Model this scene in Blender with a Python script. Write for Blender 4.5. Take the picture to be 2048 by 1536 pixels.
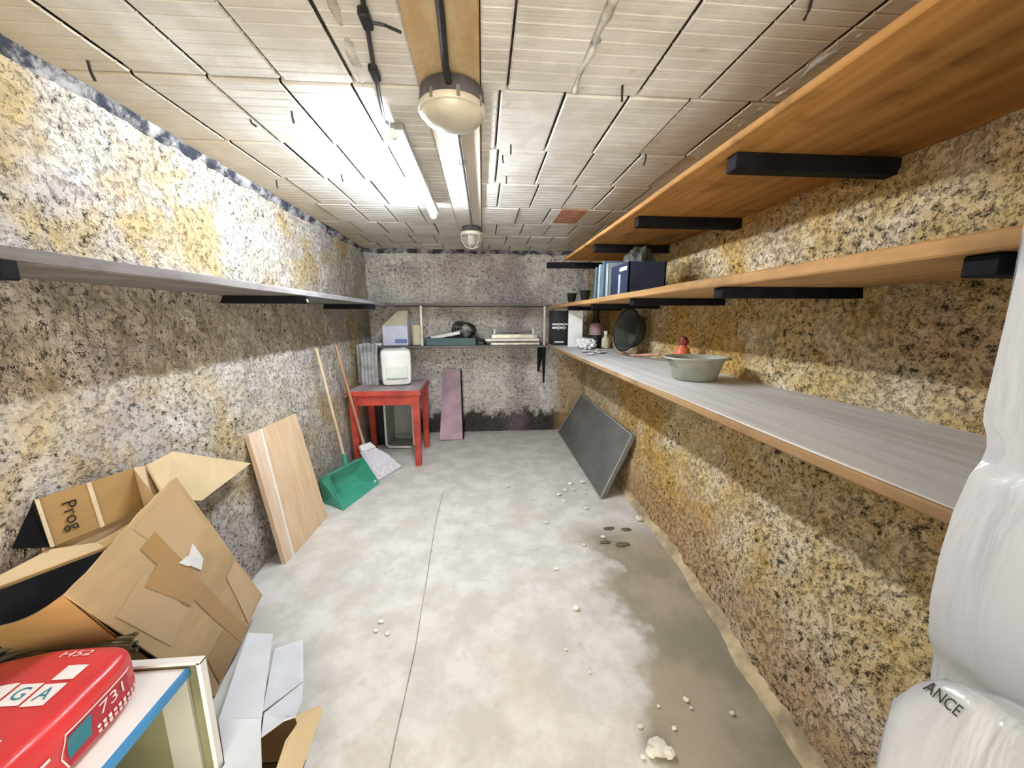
import bpy, math, random
from mathutils import Vector, Matrix, noise
from mathutils.bvhtree import BVHTree

# ------------------------------------------------------------------ clean start
for o in list(bpy.data.objects):
    bpy.data.objects.remove(o)
scene = bpy.context.scene
COL = scene.collection
rnd = random.Random(7)

# ------------------------------------------------------------------ camera
EYE = 1.485
FPX = 740.0
PITCH = math.atan((768 - 635) / FPX)
YAW = math.atan((1024 - 965) / FPX * math.cos(PITCH))
cam_data = bpy.data.cameras.new('camera')
cam = bpy.data.objects.new('camera', cam_data)
COL.objects.link(cam)
cam_data.sensor_width = 36.0
cam_data.lens = FPX / 2048 * 36.0
cam_data.clip_start = 0.02
cam.location = (0, 0, EYE)
cam.rotation_euler = (math.pi / 2 - PITCH, 0, -YAW)
scene.camera = cam

# ------------------------------------------------------------------ world: warm daylight fill let in by an assumed, unseen doorway behind the camera
world = bpy.data.worlds.new('world')
scene.world = world
world.use_nodes = True
bg = world.node_tree.nodes['Background']
bg.inputs[0].default_value = (1.0, 0.90, 0.74, 1)
bg.inputs[1].default_value = 2.0

# ------------------------------------------------------------------ exposure
vs = scene.view_settings
vs.view_transform = 'Standard'
vs.look = 'None'
vs.exposure = 2.35
vs.gamma = 1.0
vs.use_curve_mapping = False
TUBE_STRENGTH = 56.0

# ------------------------------------------------------------------ geometry helpers
_fw = Vector((math.sin(YAW) * math.cos(PITCH), math.cos(YAW) * math.cos(PITCH), -math.sin(PITCH)))
_rt = Vector((math.cos(YAW), -math.sin(YAW), 0))
_up = _rt.cross(_fw)
EYEV = Vector((0, 0, EYE))


def at(px, py, axis, val):
    """point where the photograph's pixel meets the plane axis = val (metres)"""
    d = _fw + _rt * ((px - 1024) / FPX) - _up * ((py - 768) / FPX)
    return EYEV + d * ((val - EYEV[axis]) / d[axis])


class MB:
    def __init__(self):
        self.v = []
        self.f = []

    def add(self, vs_, fs_):
        n = len(self.v)
        self.v += [tuple(v) for v in vs_]
        self.f += [tuple(i + n for i in f) for f in fs_]
        return self

    def box(self, x0, x1, y0, y1, z0, z1, b=0.0):
        if b <= 0:
            vs_ = [(x, y, z) for z in (z0, z1) for y in (y0, y1) for x in (x0, x1)]
            return self.add(vs_, [(0, 2, 3, 1), (4, 5, 7, 6), (0, 1, 5, 4), (2, 6, 7, 3), (0, 4, 6, 2), (1, 3, 7, 5)])
        # chamfered box (24 vertices)
        vs_ = []
        fs_ = []
        idx = {}
        X = (x0, x1); Y = (y0, y1); Z = (z0, z1)
        for i in (0, 1):
            for j in (0, 1):
                for k in (0, 1):
                    sx = b if i == 0 else -b
                    sy = b if j == 0 else -b
                    sz = b if k == 0 else -b
                    idx[i, j, k, 0] = len(vs_); vs_.append((X[i], Y[j] + sy, Z[k] + sz))
                    idx[i, j, k, 1] = len(vs_); vs_.append((X[i] + sx, Y[j], Z[k] + sz))
                    idx[i, j, k, 2] = len(vs_); vs_.append((X[i] + sx, Y[j] + sy, Z[k]))
        I = idx
        for i in (0, 1):
            fs_.append((I[i, 0, 0, 0], I[i, 1, 0, 0], I[i, 1, 1, 0], I[i, 0, 1, 0]))
            fs_.append((I[0, i, 0, 1], I[1, i, 0, 1], I[1, i, 1, 1], I[0, i, 1, 1]))
            fs_.append((I[0, 0, i, 2], I[1, 0, i, 2], I[1, 1, i, 2], I[0, 1, i, 2]))
        for a in (0, 1):
            for c in (0, 1):
                fs_.append((I[a, c, 0, 0], I[a, c, 1, 0], I[a, c, 1, 1], I[a, c, 0, 1]))
                fs_.append((I[a, 0, c, 0], I[a, 1, c, 0], I[a, 1, c, 2], I[a, 0, c, 2]))
                fs_.append((I[0, a, c, 1], I[1, a, c, 1], I[1, a, c, 2], I[0, a, c, 2]))
        for i in (0, 1):
            for j in (0, 1):
                for k in (0, 1):
                    fs_.append((I[i, j, k, 0], I[i, j, k, 1], I[i, j, k, 2]))
        return self.add(vs_, fs_)

    def slab(self, pts, t, n=1):
        """flat sheet from a loop of points, thickness t along its normal (towards -normal)"""
        P = [Vector(p) for p in pts]
        nn = Vector((0, 0, 0))
        for i in range(len(P)):
            a, b_ = P[i], P[(i + 1) % len(P)]
            nn += a.cross(b_)
        nn.normalize()
        Q = [p - nn * t for p in P]
        m = len(P)
        fs_ = [tuple(range(m)), tuple(reversed(range(m, 2 * m)))]
        for i in range(m):
            j = (i + 1) % m
            fs_.append((i, i + m, j + m, j))
        return self.add(P + Q, fs_)

    def tube(self, path, r, n=8, cap=True):
        P = [Vector(p) for p in path]
        R = r if isinstance(r, (list, tuple)) else [r] * len(P)
        rings = []
        up = Vector((0, 0, 1))
        vs_ = []
        for i, p in enumerate(P):
            if i == 0: d = P[1] - P[0]
            elif i == len(P) - 1: d = P[-1] - P[-2]
            else: d = (P[i + 1] - P[i]).normalized() + (P[i] - P[i - 1]).normalized()
            d.normalize()
            ref = up if abs(d.dot(up)) < 0.92 else Vector((1, 0, 0))
            a = d.cross(ref).normalized()
            b_ = a.cross(d)
            rings.append(len(vs_))
            for k in range(n):
                t = 2 * math.pi * k / n
                vs_.append(p + (a * math.cos(t) + b_ * math.sin(t)) * R[i])
        fs_ = []
        for i in range(len(P) - 1):
            for k in range(n):
                k2 = (k + 1) % n
                fs_.append((rings[i] + k, rings[i] + k2, rings[i + 1] + k2, rings[i + 1] + k))
        if cap:
            fs_.append(tuple(reversed(range(n))))
            fs_.append(tuple(rings[-1] + k for k in range(n)))
        return self.add(vs_, fs_)

    def lathe(self, prof, c=(0, 0, 0), n=28, sx=1.0, sy=1.0):
        """profile [(r, z)] turned about the vertical axis through c"""
        c = Vector(c)
        vs_ = []
        for r, z in prof:
            for k in range(n):
                t = 2 * math.pi * k / n
                vs_.append((c.x + r * sx * math.cos(t), c.y + r * sy * math.sin(t), c.z + z))
        fs_ = []
        for i in range(len(prof) - 1):
            for k in range(n):
                k2 = (k + 1) % n
                fs_.append((i * n + k, i * n + k2, (i + 1) * n + k2, (i + 1) * n + k))
        if prof[0][0] > 1e-5: fs_.append(tuple(reversed(range(n))))
        if prof[-1][0] > 1e-5: fs_.append(tuple((len(prof) - 1) * n + k for k in range(n)))
        return self.add(vs_, fs_)

    def xform(self, M):
        self.v = [tuple(M @ Vector(v)) for v in self.v]
        return self

    def warp(self, fn):
        self.v = [tuple(fn(Vector(v))) for v in self.v]
        return self

    def build(self, name, mat, parent=None, smooth=False):
        me = bpy.data.meshes.new(name)
        me.from_pydata(self.v, [], self.f)
        me.validate()
        import bmesh
        bm = bmesh.new()
        bm.from_mesh(me)
        bmesh.ops.remove_doubles(bm, verts=bm.verts, dist=1e-6)
        bmesh.ops.recalc_face_normals(bm, faces=bm.faces)
        bm.to_mesh(me)
        bm.free()
        if smooth:
            me.polygons.foreach_set('use_smooth', [True] * len(me.polygons))
            me.set_sharp_from_angle(angle=math.radians(42))
        me.materials.append(mat)
        o = bpy.data.objects.new(name, me)
        COL.objects.link(o)
        if parent is not None:
            o.parent = parent
            o.matrix_parent_inverse = parent_inverse(parent)
        return o


def world_of(o):
    M = Matrix.Translation(o.location) @ o.rotation_euler.to_matrix().to_4x4()
    if o.parent is not None:
        M = world_of(o.parent) @ o.matrix_parent_inverse @ M
    return M


def parent_inverse(p):
    return world_of(p).inverted()


def tag(o, label, cat, group=None):
    o['label'] = label
    o['category'] = cat
    if group: o['group'] = group
    return o


def thing(name, label, cat, loc=(0, 0, 0), group=None):
    o = bpy.data.objects.new(name, None)
    o.empty_display_size = 0.05
    COL.objects.link(o)
    o.location = loc
    return tag(o, label, cat, group)


def structure(o):
    o['kind'] = 'structure'
    return o


def smoothstep(a, b, x):
    t = max(0.0, min(1.0, (x - a) / (b - a)))
    return t * t * (3 - 2 * t)


def sbox(c, h, k=6.0, n=14, fn=None):
    """rounded box (superellipsoid) with half sizes h about c; fn may deform unit points"""
    vs_ = []; fs_ = []
    for ax in range(3):
        for s in (-1, 1):
            base = len(vs_)
            for i in range(n + 1):
                for j in range(n + 1):
                    a = math.tan((i / n * 2 - 1) * math.pi / 4)
                    b_ = math.tan((j / n * 2 - 1) * math.pi / 4)
                    p = [0, 0, 0]
                    p[ax] = s; p[(ax + 1) % 3] = a; p[(ax + 2) % 3] = b_
                    L = (abs(p[0]) ** k + abs(p[1]) ** k + abs(p[2]) ** k) ** (1 / k)
                    q = Vector(p) / L
                    if fn: q = fn(q)
                    vs_.append((c[0] + q.x * h[0], c[1] + q.y * h[1], c[2] + q.z * h[2]))
            for i in range(n):
                for j in range(n):
                    a0 = base + i * (n + 1) + j
                    fs_.append((a0, a0 + 1, a0 + n + 2, a0 + n + 1))
    m = MB(); m.add(vs_, fs_)
    return m


def text_mesh(body, size, depth=0.0):
    cu = bpy.data.curves.new('lettering', 'FONT')
    cu.body = body; cu.size = size; cu.extrude = depth
    cu.align_x = 'CENTER'; cu.align_y = 'CENTER'
    cu.resolution_u = 3
    ob = bpy.data.objects.new('lettering', cu)
    COL.objects.link(ob)
    dg = bpy.context.evaluated_depsgraph_get()
    me = bpy.data.meshes.new_from_object(ob.evaluated_get(dg))
    v = [Vector(x.co) for x in me.vertices]
    f = [tuple(p.vertices) for p in me.polygons]
    bpy.data.objects.remove(ob)
    bpy.data.curves.remove(cu)
    bpy.data.meshes.remove(me)
    return v, f


# ------------------------------------------------------------------ materials
class NT:
    def __init__(self, name):
        self.m = bpy.data.materials.new(name)
        self.m.use_nodes = True
        self.t = self.m.node_tree
        self.b = self.t.nodes['Principled BSDF']
        self.co = None

    def new(self, typ, **kw):
        n = self.t.nodes.new(typ)
        for k, v in kw.items():
            setattr(n, k, v)
        return n

    def link(self, a, b_):
        self.t.links.new(a, b_)

    def coord(self, scale=(1, 1, 1), rot=(0, 0, 0)):
        if self.co is None:
            self.co = self.new('ShaderNodeTexCoord')
        if scale == (1, 1, 1) and rot == (0, 0, 0):
            return self.co.outputs['Object']
        mp = self.new('ShaderNodeMapping')
        mp.inputs['Scale'].default_value = scale
        mp.inputs['Rotation'].default_value = rot
        self.link(self.co.outputs['Object'], mp.inputs['Vector'])
        return mp.outputs[0]

    def noise(self, scale, detail=4.0, rough=0.55, vec=None, dist=0.0):
        n = self.new('ShaderNodeTexNoise')
        n.inputs['Scale'].default_value = scale
        n.inputs['Detail'].default_value = detail
        n.inputs['Roughness'].default_value = rough
        n.inputs['Distortion'].default_value = dist
        self.link(vec if vec is not None else self.coord(), n.inputs['Vector'])
        return n.outputs['Fac']

    def ramp(self, fac, lo, hi, invert=False):
        r = self.new('ShaderNodeMapRange', interpolation_type='SMOOTHSTEP')
        r.inputs['From Min'].default_value = lo
        r.inputs['From Max'].default_value = hi
        if invert:
            r.inputs['To Min'].default_value = 1
            r.inputs['To Max'].default_value = 0
        self.link(fac, r.inputs['Value'])
        return r.outputs[0]

    def math(self, op, a, b_):
        n = self.new('ShaderNodeMath', operation=op)
        for i, x in enumerate((a, b_)):
            if isinstance(x, (int, float)): n.inputs[i].default_value = x
            else: self.link(x, n.inputs[i])
        return n.outputs[0]

    def mix(self, fac, a, b_):
        n = self.new('ShaderNodeMix', data_type='RGBA')
        if isinstance(fac, (int, float)): n.inputs[0].default_value = fac
        else: self.link(fac, n.inputs[0])
        for s, x in ((6, a), (7, b_)):
            if isinstance(x, tuple): n.inputs[s].default_value = (x[0], x[1], x[2], 1)
            else: self.link(x, n.inputs[s])
        return n.outputs[2]

    def sep(self):
        s = self.new('ShaderNodeSeparateXYZ')
        self.link(self.coord(), s.inputs[0])
        return s.outputs

    def bump(self, h, strength=0.5, dist=0.01, prev=None):
        n = self.new('ShaderNodeBump')
        n.inputs['Strength'].default_value = strength
        n.inputs['Distance'].default_value = dist
        self.link(h, n.inputs['Height'])
        if prev is not None: self.link(prev, n.inputs['Normal'])
        return n.outputs[0]

    def done(self, color=None, rough=0.8, normal=None, metal=0.0, spec=0.3, **kw):
        b = self.b
        if isinstance(color, tuple): b.inputs['Base Color'].default_value = (color[0], color[1], color[2], 1)
        elif color is not None: self.link(color, b.inputs['Base Color'])
        if isinstance(rough, (int, float)): b.inputs['Roughness'].default_value = rough
        else: self.link(rough, b.inputs['Roughness'])
        b.inputs['Metallic'].default_value = metal
        b.inputs['Specular IOR Level'].default_value = spec
        if normal is not None: self.link(normal, b.inputs['Normal'])
        for k, v in kw.items():
            b.inputs[k.replace('_', ' ')].default_value = v
        return self.m


def plain(name, c, rough=0.6, var=0.12, scale=9.0, metal=0.0, spec=0.35, bump=0.15, **kw):
    n = NT(name)
    f = n.noise(scale, 3)
    dark = tuple(x * (1 - 1.6 * var) for x in c)
    lite = tuple(min(1, x * (1 + var)) for x in c)
    col = n.mix(n.ramp(f, 0.3, 0.7), dark, lite)
    nb = n.bump(n.noise(scale * 9, 2), bump, 0.003)
    return n.done(col, rough, nb, metal, spec, **kw)


def wall_mat(name, base, pale, stain, damp, pits, pit_lo, pit_hi, stain_lo=0.46, dirt=1.0, pit_col=(0.016, 0.012, 0.008), extra=None):
    """rough cast wall: mottled render, mineral stains, open dark pits"""
    n = NT(name)
    big = n.noise(1.3, 3, 0.6, dist=0.4)
    mid = n.noise(4.2, 4, 0.62)
    fine = n.noise(21, 3, 0.65)
    col = n.mix(n.ramp(mid, 0.36, 0.66), base, pale)
    col = n.mix(n.math('MULTIPLY', n.ramp(big, stain_lo, stain_lo + 0.16), 0.85), col, stain)
    col = n.mix(n.math('MULTIPLY', n.ramp(n.noise(2.3, 3, 0.6, dist=0.8), 0.55, 0.66), 0.6), col, damp)
    col = n.mix(n.math('MULTIPLY', n.ramp(fine, 0.44, 0.64), 0.25), col, tuple(x * 0.55 for x in base))
    mott = n.ramp(n.noise(pits * 0.45, 3, 0.7), 0.44, 0.62)
    col = n.mix(n.math('MULTIPLY', mott, 0.27 * dirt), col, tuple(x * 0.5 for x in stain))
    grain = n.ramp(n.noise(pits * 2.6, 2, 0.7), 0.40, 0.62)
    col = n.mix(n.math('MULTIPLY', grain, 0.24 * dirt), col, tuple(x * 0.42 for x in base))
    if extra: col = extra(n, col)
    pit_lo, pit_hi = pit_lo + 0.025, pit_hi + 0.02
    pit = n.noise(pits, 3, 0.72)
    pit2 = n.noise(pits * 2.3, 2, 0.65)
    patch = n.noise(3.1, 2, 0.6)
    pf = n.math('MULTIPLY', n.math('MAXIMUM', n.ramp(pit, pit_lo, pit_hi), n.math('MULTIPLY', n.ramp(pit2, pit_lo + 0.01, pit_hi), 0.75)), n.ramp(patch, 0.34, 0.56))
    col = n.mix(n.math('MULTIPLY', pf, 0.93), col, pit_col)
    h = n.math('SUBTRACT', fine, n.math('MULTIPLY', n.ramp(pit, pit_lo - 0.1, pit_hi), 0.7))
    nb = n.bump(h, 0.9, 0.013)
    return n.done(col, 0.95, nb, 0, 0.1)


M = {}


def left_extra(n, col):
    s = n.sep()
    z = s['Z']
    # grey damp band near the floor with a ragged top
    k = n.ramp(n.math('ADD', z, n.math('MULTIPLY', n.noise(2.6, 5), 0.5)), 0.45, 0.85, True)
    return n.mix(n.math('MULTIPLY', k, 0.45), col, (0.30, 0.29, 0.32))


def right_extra(n, col):
    s = n.sep()
    z = s['Z']
    k = n.ramp(n.math('ADD', z, n.math('MULTIPLY', n.noise(2.1, 5), 0.6)), 0.42, 0.8, True)
    return n.mix(n.math('MULTIPLY', k, 0.5), col, (0.40, 0.26, 0.20))


def back_extra(n, col):
    s = n.sep()
    z, x = s['Z'], s['X']
    # black mould creeping up from the floor joint and under the ceiling
    k = n.ramp(n.math('ADD', z, n.math('MULTIPLY', n.noise(6.5, 6, 0.7), 0.6)), 0.50, 0.62, True)
    col = n.mix(n.math('MULTIPLY', k, 0.93), col, (0.02, 0.018, 0.016))
    # yellow-brown render in the right hand corner, bordered by a dark streak
    xx = n.math('ADD', x, n.math('MULTIPLY', n.noise(5, 4), 0.12))
    low = n.ramp(n.math('ADD', z, n.math('MULTIPLY', n.noise(4, 4), 0.3)), 1.05, 1.3, True)
    col = n.mix(n.math('MULTIPLY', n.math('MULTIPLY', n.ramp(xx, 0.96, 1.12), low), 0.75), col, (0.46, 0.31, 0.12))
    # purple-grey streak
    xs = n.math('ABSOLUTE', n.math('SUBTRACT', n.math('ADD', x, n.math('MULTIPLY', n.noise(2.4, 4), 0.5)), 0.68), 0.0)
    col = n.mix(n.math('MULTIPLY', n.ramp(xs, 0.05, 0.24, True), 0.5), col, (0.22, 0.17, 0.21))
    return col


M['wall_left'] = wall_mat('rough wall left', (0.49, 0.44, 0.37), (0.64, 0.60, 0.55), (0.49, 0.36, 0.15), (0.46, 0.43, 0.47), 40, 0.575, 0.65, 0.48, extra=left_extra)
M['wall_right'] = wall_mat('rough wall right', (0.63, 0.47, 0.22), (0.78, 0.68, 0.50), (0.60, 0.36, 0.085), (0.55, 0.40, 0.26), 44, 0.555, 0.625, 0.46, extra=right_extra)
M['wall_back'] = wall_mat('rough wall back', (0.64, 0.61, 0.57), (0.80, 0.78, 0.74), (0.54, 0.49, 0.49), (0.40, 0.35, 0.39), 32, 0.57, 0.65, 0.50, dirt=0.5, extra=back_extra)


def floor_material():
    n = NT('screed floor')
    s = n.sep()
    x, y = s['X'], s['Y']
    big = n.noise(1.1, 5, 0.6)
    mid = n.noise(5, 4, 0.65)
    col = n.mix(n.ramp(mid, 0.35, 0.68), (0.53, 0.515, 0.475), (0.67, 0.66, 0.63))
    col = n.mix(n.math('MULTIPLY', n.ramp(big, 0.5, 0.66), 0.35), col, (0.54, 0.46, 0.36))
    col = n.mix(n.math('MULTIPLY', n.ramp(n.noise(13, 5), 0.6, 0.72), 0.35), col, (0.36, 0.35, 0.28))
    # damp brown stain along the right hand wall, ragged front
    fr = n.math('ADD', n.math('SUBTRACT', x, n.math('MULTIPLY', n.math('SUBTRACT', n.noise(1.6, 5, 0.6), 0.5), 0.95)), 0.0)
    k = n.ramp(fr, 0.60, 0.72)
    far = n.ramp(n.math('ADD', y, n.math('MULTIPLY', n.noise(2.2, 4), 0.4)), 2.3, 2.75, True)
    k = n.math('MULTIPLY', k, far)
    stain = n.mix(n.ramp(n.noise(3.2, 5), 0.4, 0.62), (0.33, 0.27, 0.19), (0.20, 0.18, 0.11))
    col = n.mix(n.math('MULTIPLY', k, 0.85), col, stain)
    nb = n.bump(n.math('ADD', mid, n.math('MULTIPLY', n.noise(60, 1), 0.3)), 0.35, 0.006)
    rough = n.ramp(k, -0.2, 2.4, True)
    return n.done(col, rough, nb, 0, 0.3)


M['floor'] = floor_material()


def block_material(name, c0, c1, ochre):
    n = NT(name)
    info = n.new('ShaderNodeObjectInfo')
    geo = n.new('ShaderNodeNewGeometry')
    pos = geo.outputs['Position']
    mid = n.noise(5.5, 3, 0.6, vec=pos)
    col = n.mix(n.ramp(mid, 0.35, 0.68), c0, c1)
    col = n.mix(n.math('MULTIPLY', info.outputs['Random'], 0.22), col, (0.42, 0.37, 0.27))
    sx = n.new('ShaderNodeSeparateXYZ')
    n.link(pos, sx.inputs[0])
    # lime wash is thin towards both side walls: ochre clay shows
    side = n.ramp(n.math('ADD', n.math('ABSOLUTE', n.math('ADD', sx.outputs['X'], 0.1), 0.0), n.math('MULTIPLY', n.noise(2.2, 3, vec=pos), 0.7)), 1.1, 1.7)
    col = n.mix(n.math('MULTIPLY', side, 0.6), col, ochre)
    rust = n.ramp(n.noise(3.7, 3, 0.6, vec=pos, dist=0.6), 0.69, 0.76)
    col = n.mix(n.math('MULTIPLY', rust, 0.7), col, (0.42, 0.20, 0.10))
    mp = n.new('ShaderNodeMapping')
    mp.inputs['Scale'].default_value = (1.2, 24, 1)
    n.link(pos, mp.inputs['Vector'])
    nb = n.bump(n.math('ADD', n.noise(4, 3, vec=mp.outputs[0]), n.math('MULTIPLY', n.noise(60, 1, vec=pos), 0.4)), 0.4, 0.006)
    return n.done(col, 0.92, nb, 0, 0.15)


M['block'] = block_material('limewashed clay block', (0.57, 0.55, 0.51), (0.71, 0.70, 0.67), (0.50, 0.39, 0.22))
M['terracotta'] = plain('bare terracotta', (0.45, 0.20, 0.11), 0.9, 0.2, 12)
M['joint'] = plain('dark open joint', (0.10, 0.085, 0.065), 0.95, 0.3, 14)
M['mortar'] = plain('lumpy mortar', (0.52, 0.50, 0.45), 0.95, 0.2, 16, bump=0.7)


def wood_mat(name, a, b_, along='y', rough=0.65, spots=0.0):
    n = NT(name)
    sc = {'x': (1.2, 22, 22), 'y': (22, 1.2, 22), 'z': (22, 22, 1.2)}[along]
    g = n.noise(1.0, 6, 0.6, vec=n.coord(sc), dist=0.4)
    col = n.mix(n.ramp(g, 0.3, 0.7), a, b_)
    if spots > 0:
        col = n.mix(n.math('MULTIPLY', n.ramp(n.noise(3.5, 5, 0.65), 0.50, 0.70), spots), col, tuple(x * 0.25 for x in a))
    nb = n.bump(g, 0.25, 0.003)
    return n.done(col, rough, nb, 0, 0.25)


M['shelf_orange'] = wood_mat('orange brown shelf timber', (0.30, 0.14, 0.035), (0.46, 0.24, 0.075), 'y', 0.7, 0.7)
M['shelf_mid'] = wood_mat('honey shelf timber', (0.31, 0.165, 0.055), (0.47, 0.28, 0.12), 'y', 0.7, 0.4)
M['shelf_grey'] = wood_mat('weathered grey shelf timber', (0.17, 0.155, 0.155), (0.30, 0.28, 0.28), 'y', 0.75, 0.4)
M['shelf_back'] = wood_mat('dark grey shelf timber', (0.10, 0.095, 0.09), (0.20, 0.19, 0.17), 'x', 0.7, 0.2)
M['bench_top'] = wood_mat('grey bench top', (0.50, 0.49, 0.46), (0.64, 0.64, 0.63), 'y', 0.6, 0.12)
M['bench_edge'] = wood_mat('brown bench edge', (0.27, 0.165, 0.08), (0.38, 0.25, 0.13), 'y', 0.8, 0.5)
M['black_iron'] = plain('black iron', (0.007, 0.007, 0.010), 0.7, 0.3, 12, 0.0, 0.15)
M['steel'] = plain('dull steel', (0.42, 0.41, 0.38), 0.4, 0.15, 20, 0.85)
M['beam'] = NT('lime stained joist')
_n = M['beam']
_s = _n.sep()
_f = _n.noise(3.0, 6, 0.62, vec=_n.coord((3, 0.8, 1)))
_c = _n.mix(_n.ramp(_f, 0.35, 0.65), (0.42, 0.29, 0.15), (0.52, 0.41, 0.25))
_k = _n.ramp(_n.math('ADD', _s['Y'], _n.math('MULTIPLY', _n.noise(4, 5), 0.6)), 1.75, 2.4)
_c = _n.mix(_k, _c, (0.60, 0.56, 0.50))
M['beam'] = _n.done(_c, 0.9, _n.bump(_n.noise(35, 4), 0.4, 0.006), 0, 0.15)
M['black_rubber'] = plain('black cable rubber', (0.02, 0.02, 0.022), 0.5, 0.2, 20)
M['grey_pipe'] = plain('grey conduit', (0.22, 0.21, 0.20), 0.4, 0.2, 20, 0.4)
M['dark_base'] = plain('dusty dark lamp base', (0.09, 0.085, 0.095), 0.6, 0.3, 14)
M['opal'] = plain('yellowed opal lamp glass', (0.58, 0.55, 0.43), 0.25, 0.12, 8, spec=0.5, bump=0.05)
M['ring'] = plain('cream lamp ring', (0.62, 0.58, 0.48), 0.35, 0.1, 10, spec=0.5)
_g = NT('clear lamp glass')
M['glass'] = _g.done((0.9, 0.92, 0.85), 0.08, None, 0, 0.5, Transmission_Weight=0.85, IOR=1.45)
M['white_plastic'] = plain('white plastic', (0.74, 0.76, 0.76), 0.4, 0.05, 8, bump=0.03)
M['white_dim'] = plain('greenish white plastic', (0.62, 0.68, 0.66), 0.4, 0.05, 8, bump=0.03)
_e = NT('lit tube')
_e.b.inputs['Emission Color'].default_value = (0.84, 0.91, 1.0, 1)
_e.b.inputs['Emission Strength'].default_value = TUBE_STRENGTH
M['tube'] = _e.done((0.9, 0.9, 0.9), 0.4)
M['red_paint'] = plain('worn red paint', (0.43, 0.06, 0.042), 0.45, 0.2, 8)
M['table_top'] = plain('scuffed grey table top', (0.40, 0.33, 0.33), 0.55, 0.2, 7)
M['grey_plastic'] = plain('grey plastic crate', (0.30, 0.33, 0.34), 0.45, 0.08, 6, bump=0.05)
M['rim_plastic'] = plain('pale crate rim', (0.70, 0.70, 0.66), 0.45, 0.08, 6, bump=0.05)
M['mauve_board'] = plain('mauve board', (0.40, 0.28, 0.34), 0.6, 0.2, 3)
M['slate'] = plain('dark grey panel', (0.15, 0.15, 0.145), 0.5, 0.12, 4)
M['slate_edge'] = plain('pale panel edge', (0.42, 0.42, 0.37), 0.6, 0.12, 6)
M['beech'] = wood_mat('pale beech board', (0.60, 0.42, 0.26), (0.70, 0.54, 0.36), 'z', 0.5)
M['beech_strip'] = wood_mat('pale beech strip', (0.62, 0.46, 0.33), (0.73, 0.59, 0.45), 'z', 0.5)
M['white_line'] = plain('white edging', (0.80, 0.77, 0.72), 0.4, 0.05)
M['stick'] = wood_mat('pale broomstick', (0.52, 0.42, 0.28), (0.64, 0.55, 0.40), 'z', 0.5)
M['stick_brown'] = wood_mat('reddish broomstick', (0.40, 0.22, 0.13), (0.52, 0.32, 0.20), 'z', 0.5)
M['green'] = plain('sea green plastic', (0.075, 0.38, 0.27), 0.38, 0.08, 6, bump=0.03, spec=0.5)
M['bristle'] = plain('lilac white bristles', (0.66, 0.63, 0.70), 0.6, 0.1, 40)


def card(name, c, v=0.1):
    n = NT(name)
    g = n.noise(1.0, 5, 0.6, vec=n.coord((3, 3, 9)))
    col = n.mix(n.ramp(g, 0.3, 0.7), tuple(x * (1 - v) for x in c), tuple(x * (1 + v) for x in c))
    nb = n.bump(n.noise(30, 4), 0.15, 0.003)
    return n.done(col, 0.8, nb, 0, 0.2)


M['card'] = card('kraft cardboard', (0.50, 0.36, 0.20))
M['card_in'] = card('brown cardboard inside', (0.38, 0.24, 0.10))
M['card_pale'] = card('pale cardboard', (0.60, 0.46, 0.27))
M['card_shade'] = card('brown cardboard with painted shade', (0.10, 0.06, 0.025))  # brown inside, darkened to paint the shade in the white carton's hole
M['card_edge'] = card('torn cardboard edge', (0.66, 0.56, 0.40))
M['tape'] = NT('brown packing tape').done((0.40, 0.23, 0.075), 0.22, None, 0, 0.5)
M['tape_pale'] = NT('glossy pale tape').done((0.52, 0.36, 0.19), 0.2, None, 0, 0.5)
M['paper'] = plain('white paper', (0.78, 0.79, 0.80), 0.6, 0.04, 12)
M['ink'] = NT('black ink').done((0.03, 0.022, 0.015), 0.6)
M['white_card'] = plain('white coated board', (0.66, 0.69, 0.74), 0.5, 0.05, 4, bump=0.05)
M['red_bag'] = plain('glossy red bag', (0.62, 0.045, 0.05), 0.28, 0.1, 5, bump=0.08, spec=0.55)
M['print_white'] = NT('white print').done((0.82, 0.78, 0.78), 0.4)
M['print_teal'] = NT('teal print').done((0.03, 0.20, 0.27), 0.4)
M['print_red'] = NT('dark red print').done((0.42, 0.03, 0.05), 0.4)
M['cab_white'] = plain('white cabinet laminate', (0.76, 0.77, 0.76), 0.35, 0.04, 5, bump=0.03)
M['cab_blue'] = plain('blue edge band', (0.05, 0.25, 0.55), 0.35, 0.1, 5, bump=0.03)
M['cab_inside'] = plain('olive grey inside panel', (0.19, 0.19, 0.11), 0.5, 0.25, 3)
M['cab_strip'] = plain('pale grey inside panel', (0.40, 0.41, 0.36), 0.5, 0.1, 3)
_w = NT('plastic film')
_wf = _w.noise(2.2, 4, 0.5, vec=_w.coord((1.5, 1.5, 0.6)))
_wc = _w.mix(_w.ramp(_wf, 0.40, 0.66), (0.50, 0.53, 0.58), (0.43, 0.45, 0.40))
_wb = _w.bump(_w.noise(5, 4, 0.5, vec=_w.coord((2.2, 2.2, 0.5)), dist=0.8), 0.5, 0.02)
M['film'] = _w.done(_wc, 0.22, _wb, 0, 0.6, Coat_Weight=0.4, Coat_Roughness=0.12)
M['teal'] = plain('dark teal plastic', (0.035, 0.10, 0.12), 0.4, 0.15, 8)
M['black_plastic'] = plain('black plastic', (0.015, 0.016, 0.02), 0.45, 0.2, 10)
M['navy'] = plain('navy plastic', (0.02, 0.03, 0.07), 0.45, 0.2, 10)
M['binder_blue'] = plain('slate blue board', (0.10, 0.17, 0.24), 0.5, 0.15, 10)
M['binder_pale'] = plain('pale blue grey board', (0.35, 0.42, 0.45), 0.5, 0.1, 10)
M['orange'] = plain('orange red plastic', (0.62, 0.13, 0.06), 0.4, 0.1, 10)
M['maroon'] = plain('dark red cap', (0.20, 0.03, 0.02), 0.5, 0.15, 12)
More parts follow.
